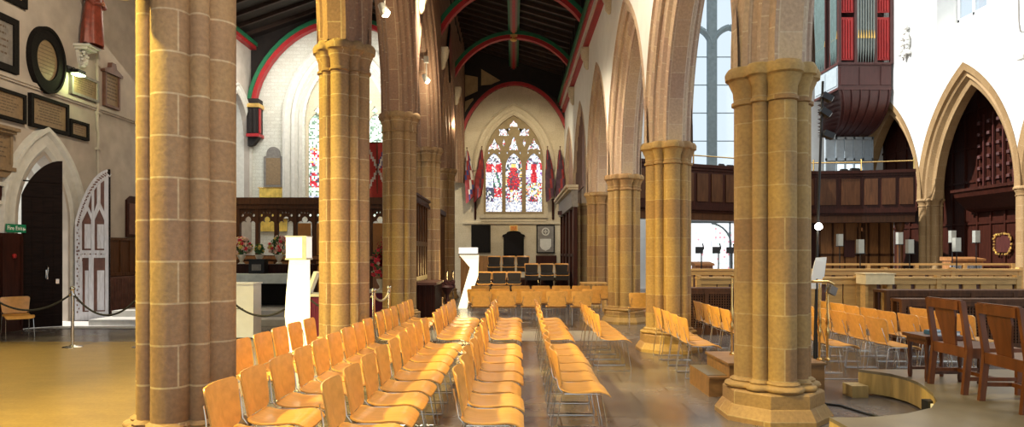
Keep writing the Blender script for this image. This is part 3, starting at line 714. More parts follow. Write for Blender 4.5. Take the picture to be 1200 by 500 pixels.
# outside: pale paving and porch side wall seen through the opening
mb = MB(); mb.box(-16, LW-.01, 12, 19, -.1, .012); struct(mb.build('floor_porch', simple('sunlit_paving', (.75, .73, .70), .7)))
mb = MB(); mb.box(-13.2, LW-.7, 16.6, 16.9, 0, 4.6); mb.box(-13.2, LW-.7, 13.0, 13.2, 0, 4.6); struct(mb.build('wall_porch', M_TABLETW))
mb = MB(); mb.box(LW, -7.8, 14.35, 15.85, .0065, .012); struct(mb.build('floor_door_sun_patch', simple('door_sunlight_patch', (.55, .52, .48), .6)))  # pale slab stands in for sunlight falling through the doorway

# wainscot, string course, dado right of the door
def onL(px, py): D = LW*F/(px-VX); return D, Z(py, D)
mb = MB(); mb.box(LW, LW+.06, 4, 13.75, 0, 1.95); mb.box(LW, LW+.10, 4, 13.8, 1.95, 2.02); mb.box(LW, LW+.15, 13.6, 14.22, 0, 2.02); mb.box(LW+.15, LW+.17, 13.62, 13.68, .1, 1.95); mb.box(LW+.15, LW+.17, 14.14, 14.2, .1, 1.95)
for i in range(12): y = 4.3+i*.8; mb.box(LW+.06, LW+.085, y, y+.08, .1, 1.95)
mb.box(LW+.06, LW+.085, 4, 13.75, 1.3, 1.38); mb.box(LW+.06, LW+.10, 4, 13.75, 0, .18); struct(mb.build('trim_wainscot_near', M_PANEL_D))
mb = MB(); mb.box(LW, LW+.06, 16.35, 22, 0, 1.95); mb.box(LW, LW+.10, 16.35, 22, 1.95, 2.02)
for i in range(12): y = 16.5+i*.45; mb.box(LW+.06, LW+.085, y, y+.06, 1.1, 1.95)
mb.box(LW+.06, LW+.14, 16.35, 22, 1.02, 1.10); struct(mb.build('trim_wainscot_far', M_PANEL))
mb = MB(); mb.box(LW+.06, LW+.30, 16.9, 21, 0, 1.0)
for i in range(40): mb.box(LW+.30, LW+.315, 16.93+i*.1, 16.97+i*.1, .08, .95)
struct(mb.build('trim_radiator_casing', M_DOORR))
mb = MB(); mb.box(LW, LW+.07, 4, 22.5, 5.24, 5.32); mb.box(LW, LW+.04, 4, 22.5, 5.19, 5.24); struct(mb.build('trim_string_course', M_PLASTER_D))


# ================================================================== things
def onwall(px, py): D = LW*F/(px-VX); return D, Z(py, D)
def wall_tablet(label, y0, y1, z0, z1, frame, face, fw=.09, lines=5, shape='rect', group=None, cat='plaque', x=LW):
    """memorial tablet on the left wall"""
    cy, cz = (y0+y1)/2, (z0+z1)/2; root = empty('memorial_tablet', (x, cy, z0), label, cat, 0, group)
    hy, h = (y1-y0)/2, z1-z0
    mb = MB()
    for a in ((-hy, -hy+fw, 0, h), (hy-fw, hy, 0, h), (-hy+fw, hy-fw, 0, fw), (-hy+fw, hy-fw, h-fw, h)): mb.box(.0, .09, *a)
    mb.build('frame', frame, root)
    mb = MB(); mb.box(0, .05, -hy+fw, hy-fw, fw, h-fw); mb.build('slab', face, root)
    if lines:
        mb = MB(); hh = h-2*fw; r = random.Random(int(cy*10))
        for i in range(lines):
            z = fw+hh*(.88-.78*i/lines); w = (hy-fw)*(.55+.35*r.random())
            k = -w
            while k < w: q = .04+.09*r.random(); mb.box(.05, .053, k, min(k+q, w), z-hh*.022, z+hh*.022); k += q+.025
        mb.build('inscription', M_LETTER, root)
    return root
wall_tablet('black-framed stone tablet cut off by the top left corner of the picture', 12.9, 14.45, 6.82, 8.1, M_SLATE, M_TAN, .13)
wall_tablet('grey-brown tablet in a black frame left of the round memorial', 12.6, 14.2, 5.36, 6.5, M_SLATE, M_GREYT, .14)
root = empty('round_memorial', (LW, 15.08, 5.92), 'large round memorial with a black ring and tan centre', 'plaque')
def disc(mb, r0, r1, d0, d1, n=40, ky=.87, kz=1.12):
    P = []
    for k in range(n):
        a = 2*PI*k/n; b_ = 2*PI*(k+1)/n
        def q(r, t, d): return (d, r*ky*math.cos(t), r*kz*math.sin(t))
        mb.mesh([q(r0, a, d0), q(r1, a, d0), q(r1, b_, d0), q(r0, b_, d0), q(r0, a, d1), q(r1, a, d1), q(r1, b_, d1), q(r0, b_, d1)], [(4,5,6,7), (1,2,6,5), (0,4,7,3), (0,3,2,1)])
mb = MB(); disc(mb, .40, .66, 0, .09); disc(mb, .60, .66, .09, .12); mb.build('ring', M_SLATE, root, True)
mb = MB(); disc(mb, 0.001, .42, 0, .05); mb.build('slab', M_TAN, root)
mb = MB()
for i in range(8): w = .34*math.sqrt(max(0, 1-((i-3.5)/4.6)**2)); mb.box(.05, .053, -w*.8, w*.8, .30-i*.085, .315-i*.085)
mb.build('inscription', M_LETTER, root)
wall_tablet('tan tablet with a dark left edge just under the bright flood lamp', 15.9, 16.95, 5.38, 5.92, M_GREYT, M_TAN, .06, 6)
root = wall_tablet('narrow brown tablet with a pedimented top beside the gold pillar', 17.2, 17.85, 5.38, 6.3, M_DOORR, M_TAN, .06, 7)
mb = MB(); mb.prism([(-.40, .92), (-.12, 1.03), (-.08, 1.16), (.08, 1.16), (.12, 1.03), (.40, .92), (.40, .86), (-.40, .86)], lambda a, b_, d: (d, a, b_), 0, .12); mb.build('pediment', M_DOORR, root)
wall_tablet('dark-framed tan tablet below the string course at the left picture edge', 12.9, 14.42, 4.36, 4.98, M_SLATE, M_TAN, .07, 6)
wall_tablet('dark-framed tan tablet below the string course, directly above the doorway', 14.56, 15.8, 4.36, 5.08, M_SLATE, M_TAN, .08, 7)
wall_tablet('smallest dark-framed tablet, right of the one over the doorway', 15.86, 16.55, 4.36, 4.78, M_SLATE, M_TAN, .07, 4)
root = wall_tablet('tan stone monument with cornice and corbel left of the doorway arch', 13.0, 14.02, 3.38, 4.1, M_TAN, M_TAN, .06, 5)
mb = MB(); mb.box(0, .2, -.58, .58, .75, .82); mb.box(0, .15, -.54, .54, .69, .75); mb.box(0, .14, -.54, .54, -.08, 0); mb.prism([(-.5, -.08), (.5, -.08), (.3, -.22), (-.3, -.22)], lambda a, b_, d: (d, a, b_), 0, .1); mb.build('cornice', M_TAN, root)
wall_tablet('small dark notice in a white frame low left of the doorway', 13.2, 13.85, 2.60, 3.06, M_TABLETW, M_PANEL_D, .08, 0)

# statue on a carved bracket
root = empty('robed_statue', (LW+.32, 16.3, 6.62), 'painted statue in a red-brown robe standing on a white bracket high on the wall', 'statue')
mb = MB(); n = 28; secs = [(0, .30, .22), (.05, .29, .22), (.5, .25, .20), (.9, .21, .17), (1.05, .20, .15), (1.25, .22, .15), (1.38, .24, .13), (1.44, .16, .11), (1.48, .07, .07), (1.55, .06, .06)]
vs = []; fs = []
for i, (z, a, b_) in enumerate(secs):
    for k in range(n):
        t = 2*PI*k/n; f = 1+(.10*math.sin(t*7+z*2) if z < 1.0 else .03*math.sin(t*5)); vs.append((b_*f*math.cos(t)+.03*math.sin(z*2), a*f*math.sin(t)-.04*math.sin(z*3), z))
for i in range(len(secs)-1):
    for k in range(n): fs.append((i*n+k, i*n+(k+1) % n, (i+1)*n+(k+1) % n, (i+1)*n+k))
mb.mesh(vs, fs); body = mb.build('robe', M_COPPER, root, True, 60)
mb = MB(); mb.tube([(.02, .20, 1.34), (.06, .25, 1.12), (.16, .20, .98), (.20, .08, 1.02)], [.075, .075, .06, .04], 10); mb.tube([(.02, -.20, 1.34), (.06, -.26, 1.12), (.16, -.20, .95), (.22, -.05, .98)], [.075, .075, .06, .04], 10); mb.build('sleeve', M_COPPER, root, True)
mb = MB(); mb.sphere((.03, 0, 1.66), .105, 14, sz=1.25); mb.tube([(.13, 0, 1.70), (.155, 0, 1.655), (.13, 0, 1.645)], .014, 6); mb.tube([(.125, -.03, 1.60), (.135, 0, 1.598), (.125, .03, 1.60)], .008, 6); mb.build('head', M_SKIN, root, True)
mb = MB(); mb.sphere((.01, 0, 1.69), .118, 14, sz=1.2); mb.build('hair', M_DOORR, root, True)
for sgn in (-1, 1):
    mb = MB(); mb.sphere((.22, sgn*.05, 1.0), .035, 8)
    for k in range(5): mb.tube([(.22, sgn*.05, 1.0), (.26, sgn*(.02+.012*k), 1.03-.012*k), (.27, sgn*(-.01+.012*k), 1.05-.01*k)], .009, 5)
    mb.build('hand', M_SKIN, root, True)
o = MB().box(-.04, .28, -.36, .36, 0, .07)
root = empty('carved_bracket', (LW, 16.3, 6.08), 'white carved foliage bracket under the red-robed statue', 'bracket')
mb = MB(); mb.box(0, .42, -.34, .34, .68, .76); mb.box(0, .34, -.28, .28, .60, .68); mb.build('shelf', M_TABLETW, root)
mb = MB(); r = random.Random(5)
for k in range(46):
    z = .05+.55*r.random(); w = .10+.35*z; y = (r.random()-.5)*2*w; mb.sphere((.06+.22*z*r.random()+.04, y*.7, z), .03+.03*r.random(), 6)
mb.prism([(-.22, .6), (.22, .6), (.12, .2), (0, .02), (-.12, .2)], lambda a, b_, d: (d, a, b_), 0, .08); mb.build('carved_leaves', M_TABLETW, root, True); root.scale = (.9, .7, .7)
# flood lamp on the wall, pipe
root = empty('flood_lamp', (LW, 15.9, 5.86), 'small wall flood lamp glowing green-white beside the round memorial', 'lamp')
mb = MB(); mb.box(0, .04, -.08, .08, .0, .16); mb.tube([(.02, 0, .08), (.14, -.02, .12), (.2, 0, .04)], .015, 6); mb.build('bracket', M_BLACK, root)
mb = MB(); mb.box(.12, .32, -.14, .14, -.03, .06); mb.build('housing', M_BLACK, root)
mb = MB(); mb.box(.14, .32, -.12, .12, -.06, -.03); mb.build('lens', M_FLOODG, root)
pl = light('flood_lamp_light', 'POINT', (LW+.35, 15.9, 5.72), (LW, 15.9, 4), 12, (.8, 1, .42), .08)
mb = MB(); mb.tube([(0, 0, 0), (0, 0, .9), (.0, .02, 1.2), (.0, -.03, 1.35), (0, -.03, 4.6)], .035, 8)
for z in (.8, 1.7, 2.9, 4.0): mb.box(-.05, .05, -.06, .06, z, z+.06)
o = mb.build('drain_pipe', M_PLASTER_D, None, True); o.location = (LW+.05, 16.95, 3.4); tag(o, 'thin wall-coloured pipe running down the left wall', 'pipe')
# fire exit sign
def text(body, size, mat, parent, loc, rot, name='lettering', ext=.002):
    cu = bpy.data.curves.new('t', 'FONT'); cu.body = body; cu.size = size; cu.extrude = ext; cu.align_x = 'CENTER'; cu.align_y = 'CENTER'
    t_ = bpy.data.objects.new('t', cu); COL.objects.link(t_); dg = bpy.context.evaluated_depsgraph_get()
    me = bpy.data.meshes.new_from_object(t_.evaluated_get(dg)); bpy.data.objects.remove(t_)
    o = bpy.data.objects.new(name, me); COL.objects.link(o); me.materials.clear(); me.materials.append(mat)
    o.location = loc; o.rotation_euler = rot; o.parent = parent; return o
root = empty('fire_exit_sign', (LW+.15, 13.98, 2.04), 'green fire exit sign on top of the panelling left of the door', 'sign')
mb = MB(); mb.box(0, .02, -.25, .30, 0, .17); mb.build('board', M_GREENS, root)
text('Fire Exit', .125, M_PAPER, root, (.022, -.02, .085), (PI/2, 0, PI/2))
mb = MB(); mb.prism([(.20, .07), (.235, .11), (.235, .085), (.28, .085), (.28, .055), (.235, .055), (.235, .03)], lambda a, b_, d: (d, a, b_), .02, .024); mb.build('arrow', M_PAPER, root)
mb = MB(); mb.lathe([(.001, 0), (.05, 0), (.05, .03), (.02, .05), (.001, .05)], 0, 0, 14, T=Matrix.Rotation(PI/2, 4, 'Y')); o = mb.build('alarm_button', M_REDPIPE, None, True); o.location = (LW+.155, 13.95, 1.55); tag(o, 'small round red alarm button on the dark panelling', 'button')

# spot lamp at the top of the near left pillar
root = empty('pillar_lamp', (-2.73, 4.70, 3.38), 'pale metal cylinder lamp strapped to the near left pillar at the picture top', 'lamp')
mb = MB(); mb.lathe([(.05, 0), (.062, .01), (.062, .36), (.055, .38), (.02, .4)], 0, 0, 20); mb.build('cylinder', M_FROST, root, True)
mb = MB(); mb.box(-.012, .20, -.02, .20, .12, .15); mb.build('strap', M_CHROME, root)
def arm_spot(label, x, y, z, sgn=1, e=120):
    root = empty('spot_lamp', (x, y, z), label, 'lamp', 0, 'spot lamps on the left arcade')
    mb = MB(); mb.tube([(-sgn*.12, 0, .55), (0, 0, .5), (0, 0, .1)], .018, 8); mb.box(-.06, .06, -.05, .05, .45, .62); mb.build('bracket', M_TABLETW, root)
    mb = MB(); mb.lathe([(.03, .16), (.06, .14), (.09, -.06), (.085, -.07)], 0, 0, 16, T=Matrix.Rotation(-.5*sgn, 4, 'Y')); mb.build('lamp_housing', M_TABLETW, root, True)
    mb = MB(); mb.sphere((.03*sgn, 0, -.055), .055, 12); mb.build('bulb', M_BULB, root, True)
    light('spot_lamp_glow', 'POINT', (x+.22*sgn, y-.1, z-.22), (x, y, 0), e, (1, .82, .55), .08)
arm_spot('lit spot lamp high on the third left pillar, at the picture top edge', -2.32, 12.1, 5.95, e=45)
arm_spot('lit spot lamp on a bracket high on the fourth left pillar', -2.36, 18.2, 6.3, e=40)
arm_spot('small lit spot lamp highest up beside the end wall arch', -2.33, 24.0, 6.4, e=30)

# hatchment on the left upper wall
root = empty('hatchment', (-2.10, 21.9, 8.1), 'dark red diamond-shaped painted board high on the left wall', 'painting')
mb = MB(); mb.prism([(-.75, 0), (0, .95), (.75, 0), (0, -.95)], lambda a, b_, d: (d, a, b_), 0, .05); mb.build('frame', M_SLATE, root)
mb = MB(); mb.prism([(-.6, 0), (0, .78), (.6, 0), (0, -.78)], lambda a, b_, d: (d, a, b_), .05, .06); mb.build('painted_panel', M_COPPER, root)

# ------- end wall furnishings
def endX(px): return (px-VX)/F*YE
def endZ(py): return Z(py, YE)
def board(name, label, px0, px1, py0, py1, frame, face, cat='plaque', dep=.06):
    x0, x1, z0, z1 = endX(px0), endX(px1), endZ(py1), endZ(py0); root = empty(name, ((x0+x1)/2, YE-.01, z0), label, cat); hw, h = (x1-x0)/2, z1-z0
    mb = MB(); mb.box(-hw, hw, -dep, 0, 0, h); mb.build('board', frame, root)
    mb = MB(); mb.box(-hw+.05, hw-.05, -dep-.01, -dep, .05, h-.05); mb.build('panel', face, root)
    return root, hw, h
board('dark_notice_board', 'plain dark rectangular board on the end wall, left of the arched one', 552.5, 575, 263.5, 296, M_SLATE, M_SLATE)
x0 = endX(602); root = empty('arched_memorial_board', (x0, YE-.01, endZ(300)), 'black arched memorial board at the middle of the end wall', 'plaque')
mb = MB(); P = [(-.44, 0), (-.44, .82), (-.50, .86), (-.46, .93), (-.36, .96)]+[(.32*math.cos(PI-PI*k/10), .98+.12*math.sin(PI*k/10)) for k in range(11)]+[(.36, .96), (.46, .93), (.50, .86), (.44, .82), (.44, 0)]
mb.prism(P, lambda a, b_, d: (a, d, b_), -.08, 0); mb.build('board', M_SLATE, root)
mb = MB(); mb.box(-.36, .36, -.095, -.08, .06, .8); mb.build('panel', M_SLATE, root)
root = empty('framed_icon', (endX(602), YE, endZ(271)), 'small gilt-framed orange picture above the black arched board', 'picture')
mb = MB(); mb.box(-.17, .17, -.05, 0, 0, .27); mb.build('frame', M_GILT, root)
mb = MB(); mb.box(-.13, .13, -.056, -.05, .04, .23); mb.build('picture', simple('orange_icon', (.62, .22, .04), .5, var=.5, scale=18), root)
root, hw, h = board('grey_shield_tablet', 'grey tablet with a white roundel and shield on the right of the end wall', 628.5, 650, 263.5, 296.5, M_SLATE, M_GREYT)
mb = MB(); M_ = Matrix.Rotation(PI/2, 4, 'X')
for k in range(24):
    a, b_ = 2*PI*k/24, 2*PI*(k+1)/24; mb.mesh([(q*math.cos(t), -.085, .93+q*math.sin(t)) for q, t in ((.12, a), (.17, a), (.17, b_), (.12, b_))], [(0, 1, 2, 3)])
mb.box(-.08, .08, -.085, -.08, .91, .95); mb.box(-.02, .02, -.085, -.08, .84, 1.02); mb.build('roundel', M_TABLETW, root)
mb = MB(); mb.prism([(-.24, .62), (.24, .62), (.24, .30), (.16, .18), (0, .10), (-.16, .18), (-.24, .30)], lambda a, b_, d: (a, d, b_), -.09, -.07); mb.build('shield', M_TABLETW, root)
board('small_dark_panel', 'low dark panel on the end wall under the grey shield tablet', 628, 652, 299, 309, M_PANEL_D, M_PANEL_D)
def flag(label, xb, zb, xt, zt, mats, sw):
    """limp standard hanging from a slanting pole"""
    root = empty('standard', (xb, YE-.1, zb), label, 'flag', 0, 'standards beside the end window')
    dx, dz = xt-xb, zt-zb
    mb = MB(); mb.tube([(0, -.05, 0), (dx, -.35, dz)], .018, 8); mb.sphere((dx, -.35, dz+.05), .035, 8); mb.build('pole', M_PANEL, root, True)
    mb = MB(); n = 10; top = (dx*.96, dz*.96); L = 2.05
    for i in range(n):
        for k in range(12):
            def q(i_, k_):
                f = i_/n; w = .045+.13*math.sin(min(1, f*1.15)*PI*.62); t = 2*PI*k_/12; f2 = 1+.25*math.sin(3*t+f*5)
                return (top[0]*(1-f*.25)+sw*f*.08+w*f2*math.cos(t), -.33+.09*f2*math.sin(t)*(.4+f), top[1]-L*f+(.18*math.cos(t) if i_ == n else 0))
            mi = 0 if (k+i//2) % 4 else 1
            if len(mats) > 2 and (k+i) % 5 == 2: mi = 2
            mb.mesh([q(i, k), q(i, k+1), q(i+1, k+1), q(i+1, k)], [(0, 1, 2, 3)], mi)
    mb.build('cloth', mats, root, True, 80)
flag('red, white and blue standard furthest left of the end window', -1.70, 4.0, -2.0, 6.05, [M_FLAGR, M_FLAGW, M_FLAGB], 1)
flag('dark red standard hanging just left of the end window', -1.62, 4.0, -1.36, 6.1, [M_FLAGR, M_FLAGD], -1)
flag('dark blue and red standard hanging just right of the end window', 1.66, 4.0, 1.44, 6.1, [M_FLAGD, M_FLAGR], 1)
flag('dark maroon standard furthest right of the end window', 1.74, 4.0, 1.98, 6.1, [M_FLAGD, M_FLAGR], 1)
for x_, l in ((-1.66, 'left'), (1.70, 'right')):
    mb = MB(); mb.lathe([(.02, 0), (.05, .05), (.055, .8), (.07, .85), (.07, .92), (.03, .93)], 0, -.08, 10); mb.box(-.05, .05, -.08, 0, .3, .4); mb.box(-.05, .05, -.08, 0, .7, .8)
    o = mb.build('flag_socket', M_PANEL_D, None, True); o.location = (x_, YE, 3.05); tag(o, 'narrow dark wooden flag socket on the end wall, %s of the window' % l, 'bracket', 'flag sockets')

# timber screens: right side porch with cornice, boarded arch filling above
root = empty('wooden_porch', (1.98, 24.7, 0), 'dark wooden enclosure with a grey cornice at the far right of the aisle', 'wooden screen')
mb = MB()
for y_ in (-3.0, -1.5, 0, 1.5, 3.0): mb.box(-.06, .06, y_-.09, y_+.09, 0, 3.1)
mb.box(0, .06, -3, 3, 0, .25); mb.box(-.04, .04, -3, 3, 1.5, 1.6); mb.build('posts', M_PANEL_D, root)
mb = MB(); mb.box(.02, .06, -3, 3, .2, 3.1); mb.build('panels', M_DOORR, root)
mb = MB(); mb.box(-.12, .08, -3.1, 3.1, 3.1, 3.65); mb.build('frieze', M_GREYT, root)
mb = MB(); mb.box(-.32, .08, -3.2, 3.2, 3.72, 3.8); mb.box(-.24, .08, -3.15, 3.15, 3.65, 3.72); mb.build('cornice', M_CREAM, root)
mb = MB()
for i in range(15): mb.box(0, .05, -2.75+i*.37, -2.40+i*.37, 0, 2.95); mb.box(-.03, 0, -2.77+i*.37, -2.73+i*.37, 0, 2.9)
o = mb.build('boarded_arch_screen', M_PINKB); o.location = (2.28, 24.9, 3.8); tag(o, 'tall pinkish-brown boarding filling the far right arch above the porch', 'wooden screen')
root = empty('wooden_parclose', (-2.5, 17.15, 0), 'tall dark panelled screen between the third and fourth left pillars', 'wooden screen')
mb = MB(); mb.box(-.04, .04, -1.84, 1.84, 0, 2.9)
for i in range(9): mb.box(.04, .07, -1.84+i*.45, -1.76+i*.45, 0, 2.9)
for z in (0, .9, 1.8): mb.box(.04, .07, -1.84, 1.84, z, z+.12)
mb.build('panels', M_PANEL, root)
mb = MB(); mb.box(-.08, .12, -1.84, 1.84, 2.9, 3.02); mb.box(-.05, .16, -1.84, 1.84, 3.02, 3.08)
for i in range(26): mb.box(.12, .15, -1.83+i*.145, -1.75+i*.145, 2.84, 2.92)
mb.build('cornice', M_PANEL_D, root)
root = empty('wooden_parclose', (-2.5, 21.95, 0), 'second tall dark screen beyond the fourth left pillar', 'wooden screen')
mb = MB(); mb.box(-.04, .04, -1.84, 1.84, 0, 2.9)
for i in range(9): mb.box(.04, .07, -1.84+i*.45, -1.76+i*.45, 0, 2.9)
mb.build('panels', M_PANEL, root); mb = MB(); mb.box(-.08, .12, -1.84, 1.84, 2.9, 3.05); mb.build('cornice', M_PANEL_D, root)
# black bench in front of the parclose
root = empty('prayer_desk', (-2.12, 16.9, 0), 'dark ribbed wooden desk standing against the screen by the fourth left pillar', 'desk')
mb = MB(); mb.box(-.2, .22, -.8, .8, .05, .85)
for i in range(12): mb.box(.22, .24, -.78+i*.135, -.72+i*.135, .08, .82)
for i in range(3): mb.box(-.18+i*.14, -.12+i*.14, -.82, -.8, .08, .82)
mb.build('body', M_PANEL_D, root); mb = MB(); mb.box(-.25, .28, -.85, .85, .85, .91); mb.box(-.22, .24, -.82, .82, 0, .05); mb.build('top', M_DOORR, root)

# ------- chapel screen, altar, flowers
root = empty('chancel_screen', (-6.66, 21.5, 0), 'brown wooden screen with a row of cusped openings behind the altar', 'wooden screen')
def arcp(cx_, cz_, r, a0, a1, n=6): return [(cx_+r*math.cos(a0+(a1-a0)*k/n), cz_+r*math.sin(a0+(a1-a0)*k/n)) for k in range(n+1)]
def cusp_hole(c, w, z0, z1):
    """opening with a trefoil head"""
    h = w/2; P = [(c-h, z0), (c-h, z1-.34)]
    P += arcp(c-h*.58, z1-.30, h*.40, PI*.95, PI*.22)+arcp(c, z1-.16, h*.42, PI*1.15, PI*.5)
    return P+[(2*c-a, b_) for a, b_ in P[-2::-1]]
def eyelets(c, w, z1):
    h = w/2; L = []
    for s_ in (-1, 1):
        L.append(arcp(c+s_*h*.72, z1-.02, h*.20, 0, 2*PI*.9, 7)); L.append([(c+s_*h*.30, z1+.06), (c+s_*h*.42, z1+.02), (c+s_*h*.50, z1+.08), (c+s_*h*.40, z1+.11)])
    L.append([(c-h*.12, z1+.05), (c+h*.12, z1+.05), (c, z1+.12)])
    return L
holes = []; wd_ = .60; n = 13
for k in range(1, n): holes.append(cusp_hole(-3.6+k*wd_, wd_-.11, 1.55, 2.84)); holes += eyelets(-3.6+k*wd_, wd_-.11, 2.84)
plate([(-3.78, 0), (-3.78, 3.05), (3.95, 3.05), (3.95, 0)], holes, lambda a, b_, d: (a, d, b_), -.05, .05, 'tracery_panel', M_PANEL, root)
mb = MB(); mb.box(-3.79, 4.0, -.14, .14, 3.02, 3.16); mb.box(-3.79, 4.0, -.20, .20, 3.16, 3.32); mb.box(-3.79, 4.0, -.16, .16, 3.32, 3.38); mb.build('top_beam', M_PANEL, root)
mb = MB()
for k in range(1, n+1): mb.box(-3.6+(k-.5)*wd_-.05, -3.6+(k-.5)*wd_+.05, -.09, .09, 0, 3.05)
mb.build('posts', M_PANEL, root)
mb = MB()
for k in range(n): mb.box(-3.6+k*wd_-.22, -3.6+k*wd_+.22, -.075, -.05, .25, 1.35)
mb.box(-3.78, 3.95, -.12, -.05, 1.42, 1.52); mb.build('dado_panels', M_PANEL_O, root)
mb = MB()
for k in range(7):
    x_ = -7.35+k*.62; mb.box(x_, x_+.54, 22.6, 22.66, 0, 2.62)
o = mb.build('orange_folding_screen', simple('orange_board', (.62, .28, .07), .5, var=.1)); tag(recenter(o, (-5.2, 22.6, 0)), 'orange-brown boards standing behind the right part of the cusped screen', 'screen')
# reredos tablet and hanging on chapel end wall
root = empty('arched_wall_tablet', (endx := X(321, YC), YC, Z(219, YC)), 'grey arched tablet with a tan inscription high on the white chapel wall', 'plaque')
mb = MB(); P = [(-.38, 0), (-.38, 1.2), (-.28, 1.24)]+[(.26*math.cos(PI-PI*k/10), 1.36+.24*math.sin(PI*k/10)) for k in range(11)]+[(.28, 1.24), (.38, 1.2), (.38, 0)]
mb.prism(P, lambda a, b_, d: (a, d, b_), -.08, 0); mb.build('slab', M_GREYT, root); mb = MB(); mb.box(-.29, .29, -.09, -.08, .08, 1.15); mb.build('inscription_panel', M_TAN, root)
root = empty('gold_hanging', (X(321, YC), YC-.05, Z(271, YC)), 'yellow-gold rectangular hanging on the chapel wall above the altar', 'hanging')
mb = MB()
for i in range(14): mb.box(-.56+i*.08, -.49+i*.08, -.03-.01*(i % 2), 0, 0, 1.72)
mb.build('cloth', M_GOLDCL, root); mb = MB(); mb.tube([(-.6, -.04, 1.74), (.6, -.04, 1.74)], .02, 8); mb.build('rod', M_BRASS, root)
# altar on steps
mb = MB(); mb.box(-6.4, -3.05+.1, 14.9, 21.3, 0, .14); mb.box(-6.3, -3.0, 15.6, 21.3, .14, .28); struct(mb.build('floor_chancel_steps', simple('pale_step_stone', (.50, .48, .44), .5)))
mb = MB(); mb.box(-9.4, -6.4, 14.9, 21.3, 0, .14); mb.box(-9.3, -6.3, 15.6, 21.3, .14, .28); struct(mb.build('floor_chancel_steps_left', simple('pale_step_stone', (.50, .48, .44), .5)))
root = empty('altar', (-7.1, 17.4, .28), 'long wooden altar with a pale cloth edge behind the rope', 'altar')
mb = MB(); mb.box(-1.6, 1.62, -.45, .45, .70, .76); mb.build('top', M_PANEL_D, root)
mb = MB(); mb.box(-1.62, 1.64, -.48, .46, .60, .80); mb.box(-1.63, 1.65, -.49, .47, .57, .60); mb.build('cloth', M_CLOTH, root)
for x_ in (-1.5, -.5, .5, 1.5):
    mb = MB(); mb.box(x_-.06, x_+.06, -.40, -.28, 0, .6); mb.build('leg', M_PANEL_D, root)
mb = MB(); mb.box(-1.45, 1.45, -.2, .4, .02, .6); mb.build('body', M_SLATE, root)
root = empty('altar_shelf', (-7.1, 18.15, .28), 'dark wooden shelf standing behind the altar holding the flowers', 'shelf')
mb = MB(); mb.box(-1.7, 1.75, -.2, .2, .0, .99); mb.box(-1.75, 1.8, -.24, .24, .99, 1.04); mb.build('body', M_PANEL_D, root)
def bouquet(label, x, y, z, seed, r, hgt, blooms, vase=M_CHINA, tall=False, group='flower arrangements on the altar shelf'):
    root = empty('flower_arrangement', (x, y, z), label, 'flowers', 0, group); R_ = random.Random(seed)
    mb = MB(); mb.lathe([(.09, 0), (.10, .02), (.05, .06), (.05, .10), (.11, .22), (.13, .30), (.12, .30)], 0, 0, 16); mb.build('vase', vase, root, True)
    c = (0, 0, .30+hgt*.45)
    mb = MB()
    for k in range(140):
        a, e = R_.random()*2*PI, (R_.random()-.35)*PI*.8; q = r*(.5+.55*R_.random()); p = Vector((q*math.cos(a)*math.cos(e), q*math.sin(a)*math.cos(e), c[2]+hgt*.5*math.sin(e)))
        d = Vector((R_.random()-.5, R_.random()-.5, R_.random()-.2)).normalized()*.09; sd = d.cross(Vector((.3, .8, .2))).normalized()*.028
        mb.mesh([p, p+d*.5+sd, p+d, p+d*.5-sd], [(0, 1, 2, 3)])
    for k in range(16):
        a = R_.random()*2*PI; mb.tube([(0, 0, .25), (r*.6*math.cos(a), r*.6*math.sin(a), c[2]+.1*R_.random())], .006, 4)
    mb.build('leaves', M_LEAF, root)
    for m_, cnt in blooms:
        mb = MB()
        for k in range(cnt):
            a, e = R_.random()*2*PI, (R_.random()-.3)*PI*.85; q = r*(.85+.25*R_.random()); hh = hgt*.5
            if tall and k % 3 == 0: a_ = (R_.random()-.5)*.25; 
            p = (q*math.cos(a)*math.cos(e), q*math.sin(a)*math.cos(e), c[2]+hh*math.sin(e))
            s_ = .034+.024*R_.random()
            for j in range(5): t = 2*PI*j/5; mb.sphere((p[0]+s_*.7*math.cos(t), p[1]-s_*.3, p[2]+s_*.7*math.sin(t)), s_*.6, 6)
            mb.sphere(p, s_*.6, 6)
        if tall:
            for (dx, dz) in ((0, 1.05), (-.12, .8), (.1, .72)):
                for j in range(14): mb.sphere((dx*j/14+.03*(j % 2), 0, c[2]+(dz*hgt)*j/14), .05*(1.1-j/16), 6)
        mb.build('blossoms', m_, root, True)
    root.scale = (.9, .9, .85)
    return root
bouquet('pink and cream flowers in a white vase at the left of the altar shelf', X(283, 18.15), 18.15, 1.32, 1, .27, .55, [(M_FLP, 60), (M_FLR, 22), (M_FLY, 12)])
bouquet('pink and cream flowers in a white vase at the right of the altar shelf', X(327, 18.15), 18.15, 1.32, 2, .27, .58, [(M_FLP, 60), (M_FLR, 26), (M_FLY, 12)])
bouquet('small green and yellow posy between the two pink flower vases', X(304, 18.2), 18.2, 1.32, 3, .12, .30, [(M_FLY, 8)], group='flower arrangements on the altar shelf')
mb = MB(); mb.box(-.2, .2, -.15, .15, 0, .36); mb.box(-.12, .12, -.16, -.15, .08, .24, 1); mb.box(-.24, .24, -.2, .2, .36, .38)
o = mb.build('tabernacle_box', [M_BLACK, M_GREYT]); o.location = (X(303, 17.7), 17.7, 1.08); tag(o, 'black box with a grey face standing on the middle of the altar', 'box')
bouquet('tall bouquet of red gladioli seen between the two middle left pillars', X(442, 15.3), 15.78, .75, 8, .26, .85, [(M_FLR, 60), (M_FLP, 4)], M_CHINA, True, group='red flowers')
mb = MB(); mb.box(-.35, .35, -.3, .3, 0, .70); mb.box(-.4, .4, -.34, .34, .70, .75, 1)
